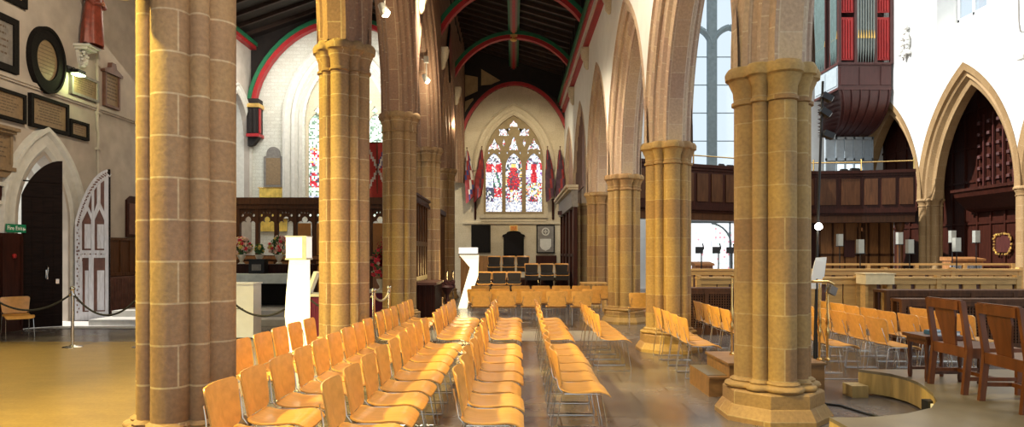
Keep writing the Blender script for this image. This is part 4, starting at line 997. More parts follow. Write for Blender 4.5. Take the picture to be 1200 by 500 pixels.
o = mb.build('flower_pedestal', [M_PURPLE, M_TABLETW]); o.location = (X(442, 15.4), 15.78, 0); tag(o, 'purple-draped pedestal with a white top under the red gladioli', 'pedestal')
# white frontal panel standing at left
root = empty('white_display_panel', (X(285, 12.9), 12.9, 0), 'plain white cupboard-like panel standing on the floor left of the bright column', 'cabinet')
mb = MB(); mb.box(-.35, .27, -.2, .2, .02, 1.02); mb.build('body', M_WHITE, root)
mb = MB(); mb.box(-.37, .29, -.22, .22, 1.02, 1.05); mb.build('top', M_WHITE, root); mb = MB(); mb.box(-.05, .08, -.215, -.2, .56, .575); mb.build('handle', M_GREYT, root)
# purple table with book
root = empty('draped_table', (X(368, 12.9), 12.9, 0), 'small table draped in purple cloth beside the second left pillar', 'table')
mb = MB(); P = []
for i in range(20): mb.box(-.35+i*.035, -.32+i*.035, -.36-.008*(i % 2), .3, .02, .80)
mb.build('cloth', M_PURPLE, root); mb = MB(); mb.box(-.38, .38, -.38, .32, .80, .84); mb.build('top', M_TABLETW, root)
mb = MB(); mb.prism([(-.1, .0), (-.03, .0), (.12, .40), (.06, .42)], lambda a, b_, d: (a, d, b_), -.12, .12)
o = mb.build('open_book', M_PAPER); o.location = (X(366, 12.8), 12.8, .845); tag(o, 'white leaflet propped up on the purple-draped table', 'leaflet')

# white column and lectern, their glare imitated by emission
root = empty('glare_display_column', (X(350.5, 10.9), 10.9, 0), 'tall white column with imitated sun glare and a square box head behind the orange chairs', 'lamp')
mb = MB(); mb.box(-.16, .16, -.16, .16, 1.53, 1.87); mb.build('box_head', M_GLAREW, root)
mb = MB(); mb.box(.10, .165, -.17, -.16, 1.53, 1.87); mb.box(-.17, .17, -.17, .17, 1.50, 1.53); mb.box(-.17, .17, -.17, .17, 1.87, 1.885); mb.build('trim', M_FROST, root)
mb = MB(); mb.prism([(-.13, .02), (.14, .02), (.14, 1.5), (-.12, 1.5), (-.17, .95), (-.19, .6)], lambda a, b_, d: (a, d, b_), -.12, .12); mb.build('column', M_GLAREY, root)  # bulging outline follows the plume of glare
light('glare_column_fill', 'POINT', (X(350, 10.9)+.35, 10.75, .75), (0, 0, 0), 9, (1, .74, .3), .12)  # added point light spreading the column's imitated glare
root = empty('glare_lectern', (X(549, 19.8), 19.8, 0), 'small lectern with imitated glare and a bright white top near the end wall', 'lamp')
mb = MB(); mb.box(-.27, .27, -.2, .2, 1.60, 1.78); mb.build('box_head', M_GLAREW, root)
mb = MB(); mb.prism([(-.3, .0), (-.05, .0), (.28, .95), (.30, 1.56), (-.26, 1.56), (.05, 1.2)], lambda a, b_, d: (a, d, b_), -.1, .1); mb.build('stand', M_GLAREY, root)
mb = MB(); mb.box(-.28, .28, -.21, .21, 1.56, 1.60); mb.build('collar', M_GREYT, root)
light('glare_lectern_fill', 'POINT', (X(549, 19.8)-.1, 20.2, 1.0), (0, 0, 0), 60, (1, .66, .22), .2)  # added amber point light for the glow behind the lectern
mb = MB(); mb.box(-.5, .9, 0, .06, 0, 1.45); mb.box(-.55, .95, -.03, .09, 1.45, 1.52)
for x_ in (-.45, 0, .45): mb.box(x_, x_+.38, -.015, 0, .2, 1.3)
o = mb.build('low_oak_screen', M_PANEL_O); o.location = (X(556, 24.4), 24.4, 0); tag(o, 'low golden oak screen behind the small lectern near the end wall', 'wooden screen')

# ------- rope barriers
def stanchion_mesh():
    root = empty('barrier_post', (0, 0, 0), 'x', 'barrier post')
    mb = MB(); mb.lathe([(.155, 0), (.155, .012), (.14, .02), (.05, .035), (.03, .05)], 0, 0, 24); mb.build('base', M_CHROME, root, True)
    mb = MB(); mb.lathe([(.024, .04), (.024, .93), (.032, .93), (.032, .97), (.02, .975)], 0, 0, 14); mb.build('pole', M_CHROME, root, True)
    mb = MB(); mb.sphere((0, 0, 1.005), .042, 14); mb.build('finial', M_CHROME, root, True)
    return root
st0 = stanchion_mesh(); first = [True]
def stanchion(x, y, label):
    o = st0 if first[0] else copy_tree(st0); first[0] = False
    o.location = (x, y, 0); o['label'] = label; o['group'] = 'chrome barrier posts'
def rope(label, a, b_, sag, m_=M_ROPE, z=.93):
    n = 18; a = Vector((*a, z)); b_ = Vector((*b_, z)); pts = []
    for i in range(n+1): t = i/n; p = a.lerp(b_, t); p.z -= sag*4*t*(1-t); pts.append(p-a)
    mb = MB(); mb.tube(pts, .017, 8); o = mb.build('barrier_rope', m_, None, True); o.location = a; tag(o, label, 'rope', 'barrier ropes')
    for p, s_ in ((pts[0], 1), (pts[-1], -1)):
        mb = MB(); d = (pts[1]-pts[0]).normalized() if s_ > 0 else (pts[-2]-pts[-1]).normalized(); mb.tube([p, p+d*.06], .024, 8); h_ = mb.build('hook_end', M_CHROME, o, True)
SP = [(X(-18, 11.6), 11.6), (X(85, 11.5), 11.5), (X(166, 11.5), 11.5), (X(262, 11.5), 11.5), (X(355, 11.6), 11.6), (X(438, 10.9), 10.9), (X(456, 11.8), 11.8)]
for (x_, y_), l in zip(SP, ['chrome rope post just beyond the left picture edge', 'chrome rope post standing clear on the floor before the open door', 'chrome rope post half hidden by the near left pillar', 'chrome rope post behind the near left pillar by the white cabinet', 'chrome rope post hidden behind the glowing column', 'left one of the two chrome rope posts beside the third left pillar', 'right one of the two chrome rope posts beside the third left pillar']): stanchion(x_, y_, l)
rope('black rope sagging behind the chairs at the far left', SP[0], SP[1], .30)
rope('black rope sagging between the clear post and the near left pillar', SP[1], SP[2], .38)
rope('black rope hanging behind the near left pillar', SP[2], SP[3], .38)
rope('black rope sagging in front of the white cabinet', SP[3], SP[4], .40)
rope('black rope crossing the purple-draped table', SP[4], SP[5], .30)
rope('pale rope between the pair of posts beside the third left pillar', SP[5], SP[6], .12, M_ROPE_G)
stanchion(X(524, 21.3), 21.3, 'left one of two small distant chrome posts near the end wall'); stanchion(X(531, 22.3), 22.3, 'right one of two small distant chrome posts near the end wall')

# ------- stacking chairs
def rrect(u, v, W, r, L):
    """half width of a rounded rectangle of half width W, length L, corner r at distance v along it"""
    s_ = min(v, L-v)
    if s_ >= r: return W
    return W-r+math.sqrt(max(0, r*r-(r-s_)**2))
def sheet(name, mat, parent, fn, L, W0, W1, r0, r1, t, nu=8, nv=14):
    """curved plywood shell: fn(u,v)->(point, normal); v in 0..L"""
    vs_ = sorted(set([L*k/nv for k in range(nv+1)]+[r0*q for q in (.0, .05, .15, .35, .65)]+[L-r1*q for q in (0, .05, .15, .35, .65)]))
    rows = []
    for v in vs_:
        W = W0+(W1-W0)*v/L; r = r0 if v < L/2 else r1; s_ = v if v < L/2 else L-v
        w = W if s_ >= r else W-r+math.sqrt(max(0, r*r-(r-s_)**2))
        rows.append([fn(w*(2*k/nu-1), v, W) for k in range(nu+1)])
    mb = MB(); nvv = len(rows); n = nu+1; A = []; B = []
    for row in rows:
        for p, q in row: A.append(Vector(p)); B.append(Vector(p)-Vector(q)*t)
    vs = A+B; o_ = len(A); fs = []
    for i in range(nvv-1):
        for k in range(nu):
            a = i*n+k; fs.append((a, a+1, a+n+1, a+n)); fs.append((o_+a, o_+a+n, o_+a+n+1, o_+a+1))
        for k, f_ in ((0, 1), (nu, -1)): a = i*n+k; fs.append((a, a+n, o_+a+n, o_+a) if f_ > 0 else (a, o_+a, o_+a+n, a+n))
    for i in (0, nvv-1):
        for k in range(nu): a = i*n+k; fs.append((a, o_+a, o_+a+1, a+1))
    mb.mesh(vs, fs); return mb.build(name, mat, parent, True, 40)
def seat_fn(y, v, W):
    x = -.19+v; z = .432+.022*max(0, (.10-v)/.10)**1.5-.010*math.sin(min(1, v/.3)*PI)-.05*max(0, (v-.33)/.11)**2+.006*(y/W)**2
    return (x, y, z), (0, 0, 1)
def back_fn(y, v, W):
    x = -.185-.075*(v/.33)**1.1+.045*(y/W)**2*(.4+.6*v/.33); return (x, y, .465+v), (1, 0, .2)
def make_chair(dark=False):
    root = empty('stacking_chair', (0, 0, 0), 'x', 'chair')
    sheet('seat', M_CHAIRWOOD, root, seat_fn, .44, .215, .235, .05, .05, .011)
    sheet('backrest', M_CHAIRWOOD, root, back_fn, .31, .205, .242, .05, .045, .011, 10)
    for s_ in (-1, 1):
        y = s_*.215
        mb = MB(); mb.tube([(-.246, s_*.175, .66), (-.225, s_*.19, .58), (-.205, y, .47), (-.17, y, .425), (-.18, y, .40), (-.235, s_*.222, .02), (-.225, s_*.223, .007), (-.20, s_*.223, .006), (.20, s_*.223, .006), (.225, s_*.223, .007), (.23, s_*.222, .03), (.165, y, .40), (.14, y, .412), (-.15, y, .412)], .0052, 6)
        mb.build('side_frame', M_CHROME, root, True)
    mb = MB(); mb.tube([(-.15, -.21, .405), (-.15, .21, .405)], .005, 6); mb.tube([(.12, -.21, .405), (.12, .21, .405)], .006, 6); mb.build('crossbar', M_CHROME, root, True)
    if dark:
        sheet('seat_pad', M_FABRIC, root, lambda y, v, W: ((seat_fn(y, v, W)[0][0], y, seat_fn(y, v, W)[0][2]+.02), (0, 0, 1)), .43, .20, .215, .05, .05, .03)
        sheet('back_pad', M_FABRIC, root, lambda y, v, W: ((back_fn(y, v, W)[0][0]+.022, y, .43+v), (1, 0, .2)), .30, .19, .215, .03, .03, .02)
        mb = MB(); mb.box(.20, .232, -.21, .21, .22, .44); mb.build('seat_apron', M_FABRIC, root)
    return root
ch0 = make_chair(); ch_first = [True]
ORD = ['first', 'second', 'third', 'fourth', 'fifth', 'sixth', 'seventh', 'eighth', 'ninth']
def chair(x, y, rz, label, group, src=None, z=0):
    if src is None:
        o = ch0 if ch_first[0] else copy_tree(ch0); ch_first[0] = False
    else: o = src
    o.location = (x, y, z); o.rotation_euler = (0, 0, rz); o['label'] = label; o['group'] = group
SK = .0114
R_ = random.Random(11)
def row(xb, d0, n, desc, group, pitch=.52, rz=0):
    for i in range(n):
        D = d0+.22+i*pitch; w = 'nearest' if i == 0 else ('farthest' if i == n-1 else ORD[i]+' from near')
        chair(xb+.25+SK*D+R_.uniform(-.012, .012), D, rz+R_.uniform(-.02, .02), 'orange plywood chair, %s in %s' % (w, desc), group)
row(-2.73, 6.25, 5, 'the row against the second left pillar', 'chairs in the near left block')
row(-1.96, 4.12, 9, 'the long second row from the left', 'chairs in the near left block')
row(-1.27, 4.18, 9, 'the long third row from the left', 'chairs in the near left block')
row(-.49, 4.65, 8, 'the long row just left of the middle gap', 'chairs in the near middle block')
row(.25, 5.7, 6, 'the short near row right of the middle gap', 'chairs in the near middle block')
row(-2.02, 9.24, 6, 'the far row beside the chrome posts', 'chairs beyond the cross aisle')
row(-1.24, 9.24, 6, 'the far second row from the left', 'chairs beyond the cross aisle')
row(-.49, 9.24, 6, 'the far third row from the left', 'chairs beyond the cross aisle')
row(.25, 9.24, 6, 'the far fourth row from the left', 'chairs beyond the cross aisle')
row(1.02, 9.2, 5, 'the far row left of the pale pillars', 'chairs beyond the cross aisle')
row(2.07, 8.62, 4, 'the short row before the second right pillar', 'chairs right of the arcade')
row(3.02, 9.9, 4, 'the short row before the lattice screen', 'chairs right of the arcade')
row(3.82, 8.6, 4, 'the row just behind the front right pillar', 'chairs before the choir stalls')
row(4.55, 8.5, 6, 'the second row right of the front pillar', 'chairs before the choir stalls')
row(5.25, 8.5, 7, 'the row nearest the oak stalls', 'chairs before the choir stalls')
row(6.0, 9.0, 3, 'the row beside the lattice desk', 'chairs before the choir stalls')
def cross(xs, D, desc, group):
    for i, x_ in enumerate(xs):
        w = 'leftmost' if i == 0 else ('rightmost' if i == len(xs)-1 else ORD[i]+' from left'); chair(x_, D, PI/2+R_.uniform(-.02, .02), 'orange plywood chair facing away, %s in %s' % (w, desc), group)
cross([-.72+.555*i for i in range(5)], 15.0, 'the front cross row', 'chairs facing the end wall')
cross([-.86+.54*i for i in range(6)], 16.0, 'the middle cross row', 'chairs facing the end wall')
cross([-.86+.52*i for i in range(7)], 17.6, 'the back cross row', 'chairs facing the end wall')
chair(X(750, 14.4), 14.5, PI/2-.1, 'single orange chair facing away between two right pillars', 'chairs right of the arcade')
chair(-9.42, 12.8, -.75, 'orange chair by the dark panelling, whole, nearer the door', 'chairs by the left wall')
chair(-9.78, 12.35, -.75, 'orange chair cut off by the left picture edge', 'chairs by the left wall')

# risers with upholstered chairs
for i, (y0, y1, z, l) in enumerate([(21.0, 22.0, .25, 'lowest'), (22.0, 23.0, .50, 'middle'), (23.0, 24.0, .75, 'highest')]):
    mb = MB(); mb.box(-1.45, 1.82, y0, y1, 0, z); mb.box(-1.47, 1.84, y0-.02, y1, z-.04, z+.0, 1)
    o = mb.build('riser_platform', [M_PANEL_D, M_DOORR]); tag(recenter(o, (.3, (y0+y1)/2, 0)), 'dark wooden riser step under the dark chairs, %s of the three' % l, 'platform', 'choir risers')
dk = make_chair(True); dk.name = 'upholstered_chair'; dkf = True
def dark_row(pxs, D, z, desc):
    global dkf
    for i, p_ in enumerate(pxs):
        o = dk if dkf else copy_tree(dk); dkf = False
        chair(X(p_, D), D, -PI/2, 'charcoal-padded chair, %s of the %s' % (['left', 'middle', 'right'][i], desc), 'upholstered chairs on the risers', o, z)
dark_row([567.5, 585, 602.5], 21.6, .25, 'three on the lowest riser')
dark_row([579, 596, 613], 23.5, .75, 'three on the highest riser')
dark_row([623, 641, 658.5], 22.5, .50, 'three on the right of the middle riser')

# ------- nave gallery
GP = [(X(735, 22.8), 22.8), (X(813, 24.5), 24.5), (X(863, 25.3), 25.3), (X(910, 26.2), 26.2), (X(954, 26.6), 26.6), (X(1010, 26.4), 26.4), (X(1072, 25.9), 25.9)]
root = empty('gallery', (9.0, 25.5, 0), 'curved brown oak gallery with panelled front spanning the nave end', 'gallery')
def gband(mb, z0, z1, d0, d1, mi=0, cut=None):
    for (a, b_) in zip(GP, GP[1:]):
        v = Vector((b_[0]-a[0], b_[1]-a[1])); nrm = Vector((v.y, -v.x)).normalized()
        if nrm.y > 0: nrm = -nrm
        q = [Vector(a)+nrm*d0, Vector(b_)+nrm*d0, Vector(b_)+nrm*d1, Vector(a)+nrm*d1]; q = [(p_.x-9.0, p_.y-25.5) for p_ in q]
        mb.mesh([(x_, y_, z0) for x_, y_ in q]+[(x_, y_, z1) for x_, y_ in q], [(0,3,2,1),(4,5,6,7),(0,1,5,4),(1,2,6,5),(2,3,7,6),(3,0,4,7)], mi)
mb = MB(); gband(mb, 3.30, 4.80, 0, .06); mb.build('fascia', M_PANEL_D, root)
mb = MB(); gband(mb, 4.72, 4.84, -.1, .16); gband(mb, 4.62, 4.72, 0, .10); mb.build('top_rail', M_PANEL_D, root)
mb = MB(); gband(mb, 3.18, 3.34, -.1, .18); gband(mb, 3.10, 3.18, -.1, .10); mb.build('lower_moulding', M_PANEL_D, root)
mb = MB(); gband(mb, 2.82, 3.12, -.5, .02); mb.build('beam', M_PANEL, root)
mb = MB(); gband(mb, 3.1, 3.25, -4, 0); mb.build('gallery_floor', M_PANEL_D, root)
mb = MB()
for (a, b_) in zip(GP, GP[1:]):
    v = Vector((b_[0]-a[0], b_[1]-a[1])); L = v.length; n = max(1, round(L/.72)); nrm = Vector((v.y, -v.x)).normalized()
    if nrm.y > 0: nrm = -nrm
    for k in range(n):
        p0 = Vector(a)+v*((k+.12)/n); p1 = Vector(a)+v*((k+.88)/n)
        q = [p0+nrm*.06, p1+nrm*.06, p1+nrm*.10, p0+nrm*.10]; q = [(p_.x-9.0, p_.y-25.5) for p_ in q]
        mb.mesh([(x_, y_, 3.50) for x_, y_ in q]+[(x_, y_, 4.52) for x_, y_ in q], [(0,3,2,1),(4,5,6,7),(0,1,5,4),(1,2,6,5),(2,3,7,6),(3,0,4,7)])
mb.build('raised_panels', M_PANEL, root)
mb = MB(); pts = [(x_-9.0, y_-25.5+.05, 5.18) for x_, y_ in GP]; mb.tube(pts, .025, 8)
for x_, y_ in GP[1:]: mb.tube([(x_-9.0, y_-25.5+.05, 4.8), (x_-9.0, y_-25.5+.05, 5.3)], .03, 8)
mb.build('brass_rail', M_BRASS, root, True)
mb = MB()
for px, D in ((1058, 26.1),): x_ = X(px, D); mb.lathe([(.16, 0), (.16, .3), (.11, .4), (.11, 2.5), (.17, 2.65), (.17, 2.85)], x_-9, D-25.5+.2, 12)
mb.build('support_post', M_PANEL, root, True)
# things standing on the gallery rail: silhouettes of instruments/books
for i, (px, w, h) in enumerate([(822, .3, .14), (834, .4, .10), (846, .24, .16), (856, .3, .12), (990, .3, .12), (1003, .4, .15)]):
    D = 25.6 if px < 900 else 26.8; mb = MB(); mb.box(-w/2, w/2, -.1, .1, 0, h*.6); mb.prism([(-w/2, h*.6), (w/2, h*.6), (w*.3, h), (-w*.4, h*1.1)], lambda a, b_, d: (a, d, b_), -.08, .08)
    o = mb.build('stacked_books', M_BLACK); o.location = (X(px, D), D+.06, 4.84); tag(o, 'dark pile of books on the gallery rail, %s' % ['leftmost', 'second from left', 'third from left, by the mullion', 'just left of the front pillar', 'left one under the blue-grey organ panels', 'right one under the blue-grey organ panels'][i], 'books', 'books on the gallery rail')
# panelled wall under the gallery (right part)
root = empty('vestry_screen', (14.3, 28.3, 0), 'golden-brown panelled partition under the right part of the gallery', 'wooden screen')
mb = MB(); mb.box(-1.5, 1.65, 0, .08, 0, 3.1); mb.build('back_board', M_PANEL_O, root)
mb = MB()
for x_ in (-1.5, -.95, -.45, .1, .55, 1.0, 1.5): mb.box(x_, x_+.07, -.04, 0, 0, 3.1)
mb.box(.28, .42, -.10, 0, 0, 3.1)
for z in (.1, 1.5, 2.9): mb.box(-1.5, 1.65, -.04, 0, z, z+.1)
mb.build('framing', M_PANEL, root)
mb = MB(); mb.box(-1.5, 0, 0, .3, 0, 3.1); mb.build('dark_side', M_PANEL_D, root).location = (-1.55, 0, 0)
o = MB().box(-.22, .22, -.05, 0, 0, .7).build('red_notice_frame', M_CASE); o.location = (X(998, 28), 28.22, Z(301, 28)); tag(o, 'small reddish framed notice on the partition under the gallery', 'picture')
mb = MB(); mb.box(5.2, 9.5, 27.5, 27.6, 0, .9); 

# ------- organ
root = empty('pipe_organ', (14.82, 29.2, 8.55), 'reddish organ case with grey pipes and red panels hanging on the white wall', 'organ')
x0, x1, yf, yb = -1.15, 1.09, -.8, 1.4          # front face at y=28.4, left face at x=13.75
mb = MB(); mb.box(x0+.02, x1, yf+.02, yb, 0, 1.05); mb.box(x0-.04, x1, yf-.04, yb, 1.0, 1.10); mb.box(x0-.04, x1, yf-.04, yb, -.06, .04)
for a, b_ in ((-1.05, -.35), (-.25, .55), (.65, 1.08)): mb.box(a, b_, yf-.01, yf+.02, .15, .92)
mb.build('base_case', M_CASE, root)
mb = MB(); mb.box(x0-.005, x0+.02, yf+.05, yb, .0, 1.0)
for a, b_ in ((-.7, .25), (.35, 1.3)): mb.box(x0-.03, x0, a, b_, .14, .9)
mb.build('side_panel', M_CASEB, root)  # window light on this side put into its pale colour
mb = MB()
for x_ in (-1.1, -.42, .42, 1.08): mb.box(x_-.06, x_+.06, yf-.05, yf+.08, 1.05, 6.0)
for y_ in (-.1, .35, 1.35): mb.box(x0-.03, x0+.06, y_-.05, y_+.05, 1.05, 6.0)
mb.box(x0+.4, x1, yf+.7, yb, 1.05, 6.0); mb.box(x0, x1, yf, yb, 6.0, 6.2); mb.build('case_posts', M_CASE, root)
for a, b_ in ((-1.02, -.50), (.50, 1.02)):
    for z0, z1 in ((1.2, 3.0), (3.2, 5.6)):
        mb = MB(); mb.box(a, b_, yf+.0, yf+.05, z0, z1); k = a+.08
        while k < b_-.05: mb.tube([(k, yf-.01, z0+.05), (k, yf-.01, z1-.1)], .035, 8); k += .11
        mb.build('red_panel', M_REDPIPE, root, True)
def pipe(x_, y_, z0, ztop, r, mat_):
    mb = MB(); mb.lathe([(.01, z0), (r*.9, z0+.55), (r, z0+.6), (r, ztop), (.01, ztop)], x_, y_, 12); o = mb.build('pipe', mat_, root, True)
    mb = MB(); mb.prism([(-r*.6, z0+1.0+.0), (r*.6, z0+1.0), (0, z0+1.35)], lambda a, b_, d: (x_+a, y_+d, b_), -r-.02, -r+.01); mb.build('gilt_mouth', M_GILT, o)
for k in range(7): pipe(-.33+.11*k, yf-.02, 1.1, 5.8, .052, M_SILVER)
for k in range(4): pipe(x0-.02, -.66+.14*k, 1.1, 5.8, .06, M_TEAL)
for k in range(7): pipe(x0-.02, .42+.14*k, 1.1, 5.8, .065, M_TEAL)
# coved underside
mb = MB(); n = 12
for k in range(n):
    def cv(t): return (1-t)*(1-t)*0-0, 0
    t0, t1 = k/n, (k+1)/n
    def pt(t, e): return (e*(1-.45*math.sin(t*PI/2)) if e < 0 else e, yf+(yb-yf)*(1-math.cos(t*PI/2))*.95, -1.7*math.sin(t*PI/2))
    A = [pt(t0, x0), pt(t0, x1), pt(t1, x1), pt(t1, x0)]; mb.face(A)
    mb.face([pt(t0, x0), pt(t1, x0), (x0*.55, yb, pt(t1, x0)[2]), (x0*.9, yb, pt(t0, x0)[2])])
for i in range(6):
    e = -1.0+i*.4
    mb.tube([(e if e > 0 else e*(1-.45*math.sin(t*PI/2)), yf+(yb-yf)*(1-math.cos(t*PI/2))*.95-.02, -1.7*math.sin(t*PI/2)-.02) for t in [k/8 for k in range(9)]], .03, 6)
mb.build('coved_underside', M_CASE, root, True)
root = empty('organ_screen', (15.2, 30.2, 3.4), 'pale blue-grey panelled screen with a leaded window beneath the organ', 'wooden screen')
mb = MB(); mb.box(-1.25, .9, 0, .1, 0, 3.42); mb.build('board', M_CASEB, root)
mb = MB()
for x_ in (-1.25, -.8, -.4, 0, .4, .82): mb.box(x_, x_+.07, -.05, 0, 0, 3.42)
for z in (.9, 2.35, 3.3): mb.box(-1.25, .9, -.05, 0, z, z+.12)
mb.build('framing', M_CASEB, root)
mb = MB(); 
for i in range(3): mb.box(-.72+.4*i, -.42+.4*i, -.03, -.02, 1.0, 2.2)
mb.build('leaded_window', simple('leaded_pane', (.8, .92, .95), .2, emit=(.8, .92, 1), es=.7), root)
mb = MB(); mb.box(0, .1, -1.8, 1.8, 0, 5.8)
for y_ in (-1.7, -.9, -.1, .7, 1.5): mb.box(-.05, 0, y_, y_+.1, 0, 5.8)
for z in (1.0, 2.7, 4.4): mb.box(-.04, 0, -1.8, 1.8, z, z+.1)
o = mb.build('organ_side_panelling', M_PANEL_D); o.location = (16.98, 29.2, 3.4); tag(o, 'dark red-brown panelling filling the arch under the organ', 'wooden screen')

# canopy and wreath on the dark panelling at right
root = empty('carved_canopy', (17.44, 23.2, 3.15), 'heavy dark carved canopy shelf on the panelling inside the right arch', 'canopy')
mb = MB(); mb.prism([(0, 0), (-.25, .1), (-.7, .55), (-.75, .75), (0, .75)], lambda a, b_, d: (a, d, b_), -2.4, 2.4); mb.box(-.8, 0, -2.5, 2.5, .75, .85); mb.build('shelf', M_PANEL_D, root)
mb = MB()
for i in range(9):
    for j in range(6): mb.sphere((-.03, -2.0+i*.5, 1.2+j*.42), .10, 6)
    mb.box(-.05, 0, -2.25+i*.5, -2.19+i*.5, .85, 3.6)
mb.build('carved_tracery', M_CASE, root, True)
root = empty('gilt_wreath', (17.42, 24.0, 1.95), 'pale gilt leafy wreath frame on the dark panelling at the right', 'wreath')
mb = MB(); R2 = random.Random(4)
for k in range(44):
    a = 2*PI*k/44; ry, rz_ = .42, .36; q = (-.03, ry*math.copysign(abs(math.cos(a))**.6, math.cos(a))+R2.uniform(-.03, .03), rz_*math.copysign(abs(math.sin(a))**.6, math.sin(a))+R2.uniform(-.03, .03)); mb.sphere(q, .035+.02*R2.random(), 6)
mb.build('leaves', M_GILT, root, True); mb = MB(); mb.box(0, .02, -.36, .36, -.30, .30); mb.build('panel', M_CASE, root)

# ------- choir stalls (light oak)
def stall(label, x0, x1, y, z0, zt, gaps=True, seed=1):
    root = empty('choir_stall', ((x0+x1)/2, y, z0), label, 'choir stall', 0, 'light oak choir stalls'); hw = (x1-x0)/2; h = zt-z0; r = random.Random(seed)
    mb = MB(); mb.box(-hw, hw, -.05, .06, h-.13, h); mb.box(-hw, hw, -.08, .30, h-.02, h+.02); mb.build('top_rail', M_OAK, root)
    mb = MB(); x_ = -hw
    while x_ < hw-.1:
        w = .26+.16*r.random(); w = min(w, hw-x_); mb.box(x_, x_+w-.03, -.02, .02, .12, h-.13); x_ += w+(.07 if r.random() < .4 else .0)
    mb.build('front_boards', M_OAK, root)
    mb = MB(); mb.box(-hw, hw, .021, .05, .05, h-.13); mb.build('back_board', M_DOORR, root)
    mb = MB(); mb.box(-hw, hw, -.04, .06, 0, .12); k = -hw
    while k <= hw+.01: mb.box(k-.05, k+.05, -.06, .07, 0, h+.06); k += 2*hw/round(2*hw/1.6)
    mb.build('posts', M_OAK, root); return root
def open_rail(label, x0, x1, y, z0, zt):
    root = empty('oak_rail', ((x0+x1)/2, y, z0), label, 'rail', 0, 'open oak rails'); hw = (x1-x0)/2; h = zt-z0
    mb = MB(); mb.box(-hw, hw, -.04, .04, h-.06, h); mb.box(-hw, hw, -.04, .04, h*.55, h*.66); mb.build('rails', M_OAK, root)
    n = max(2, round(2*hw/1.5))
    for k in range(n+1):
        x_ = -hw+2*hw*k/n; mb = MB(); mb.box(x_-.05, x_+.05, -.05, .05, 0, h); mb.build('post', M_OAK, root)
mb = MB(); mb.box(3.2, 14.6, 15.8, 20.2, 0, .18); mb.box(3.2, 14.7, 18.6, 20.2, .18, .34); struct(mb.build('floor_choir_platform', M_PANEL_O))
stall('nearest light oak stall front with gappy upright boards', 4.0, 10.9, 14.6, 0, 1.07, seed=2)
stall('middle light oak stall front behind the nearest one', 4.2, 12.6, 16.8, .18, 1.20, seed=4)
open_rail('farthest light oak open rail behind the stalls, right of the front pillar', 8.9, 14.5, 19.6, .34, 1.32)
open_rail('light oak open rail seen between the two nearest right pillars', 5.2, 7.9, 19.6, .34, 1.10)
open_rail('short light oak rail end at the far right of the stalls', 12.2, 13.1, 15.6, 0, 1.02)
root = empty('oak_desk_box', (X(1024, 14.3), 14.25, .0), 'pale cream box desk fixed on the nearest stall front', 'desk')
mb = MB(); mb.box(-.30, .30, -.2, .2, .96, 1.17); mb.box(-.32, .32, -.22, .22, 1.17, 1.19); mb.build('box', simple('pale_desk', (.72, .58, .34), .4), root); mb = MB(); mb.box(-.26, -.2, -.1, .1, 0, .96); mb.box(.2, .26, -.1, .1, 0, .96); mb.build('leg', M_OAK, root)
for i, (x_, y_, w, h, l) in enumerate([(X(823, 21), 21, .55, 1.35, 'brown reading desk seen between pillars under the gallery'), (X(1128, 20.8), 20.8, 1.0, 1.50, 'orange-brown desk behind the stalls below the twin stall lamps')]):
    root = empty('reading_desk', (x_, y_, 0), l, 'desk'); mb = MB(); mb.box(-w/2, w/2, -.2, .2, 0, h-.12); mb.build('body', M_PANEL_O, root); mb = MB(); mb.prism([(-.28, h-.12), (.28, h-.12), (.28, h), (-.28, h-.06)], lambda a, b_, d: (d, a, b_), -w/2-.03, w/2+.03); mb.build('top', M_PANEL_O, root)
mb = MB()
for i in range(12): mb.box(-.5+i*.08, -.43+i*.08, -.02-.015*(i % 2), .02, 0, .42)
o = mb.build('draped_cloth', simple('grey_blue_cloth', (.25, .27, .30), .8)); o.location = (X(1140, 20.3), 20.58, .85); tag(o, 'grey-blue cloth hanging over the desk behind the stalls', 'cloth')

def stall_lamp(label, px, py, y, zb):
    x_ = X(px, y); z = Z(py, y); root = empty('stall_lamp', (x_, y, zb), label, 'lamp', 0, 'slender choir stall lamps'); h = z-zb
    mb = MB(); mb.tube([(0, 0, 0), (0, 0, h-.1)], .014, 6); mb.lathe([(.06, 0), (.06, .01), (.02, .02)], 0, 0, 12); mb.box(-.09, .09, -.09, .09, h-.27, h-.25); mb.build('stand', M_BLACK, root)
    mb = MB(); mb.box(-.07, .07, -.07, .07, h-.25, h+.10); mb.build('glass_shade', simple('candle_shade', (.30, .31, .28), .3) if 'candle_shade' not in MATS else MATS['candle_shade'], root)
    mb = MB(); mb.lathe([(.03, h-.24), (.03, h-.08), (.004, h-.06)], 0, 0, 8); mb.build('candle', M_PAPER, root, True)
for px, py, y, zb, l in [(984, 278, 19.9, .34, 'leftmost stall lamp with a tall glass shade'), (1008, 285, 17.2, .18, 'second stall lamp from the left'), (1054, 276, 19.9, .34, 'third stall lamp from the left, the higher of a pair'), (1066, 285, 17.2, .18, 'fourth stall lamp from the left, the lower of a pair'),
                      (1116, 274, 19.9, .34, 'stall lamp left of the orange-brown desk, behind another'), (1121, 283, 17.2, .18, 'stall lamp directly before the orange-brown desk'), (1144, 274, 19.9, .34, 'rightmost stall lamp, beside the gilt wreath')]: stall_lamp('slender ' + l, px, py, y, zb)
def mic(label, px, py, y, zb):
    x_ = X(px, y); z = Z(py, y); root = empty('music_stand', (x_, y, zb), label, 'music stand', 0, 'black music stands'); h = z-zb
    mb = MB(); mb.tube([(0, 0, 0), (0, 0, h), (.06, 0, h+.12), (.03, 0, h+.25)], .018, 6); mb.lathe([(.12, 0), (.12, .015), (.03, .03)], 0, 0, 12); mb.build('stem', M_BLACK, root)
    mb = MB(); mb.box(-.16, .04, -.02, .02, h-.02, h+.16); mb.build('desk', M_BLACK, root)
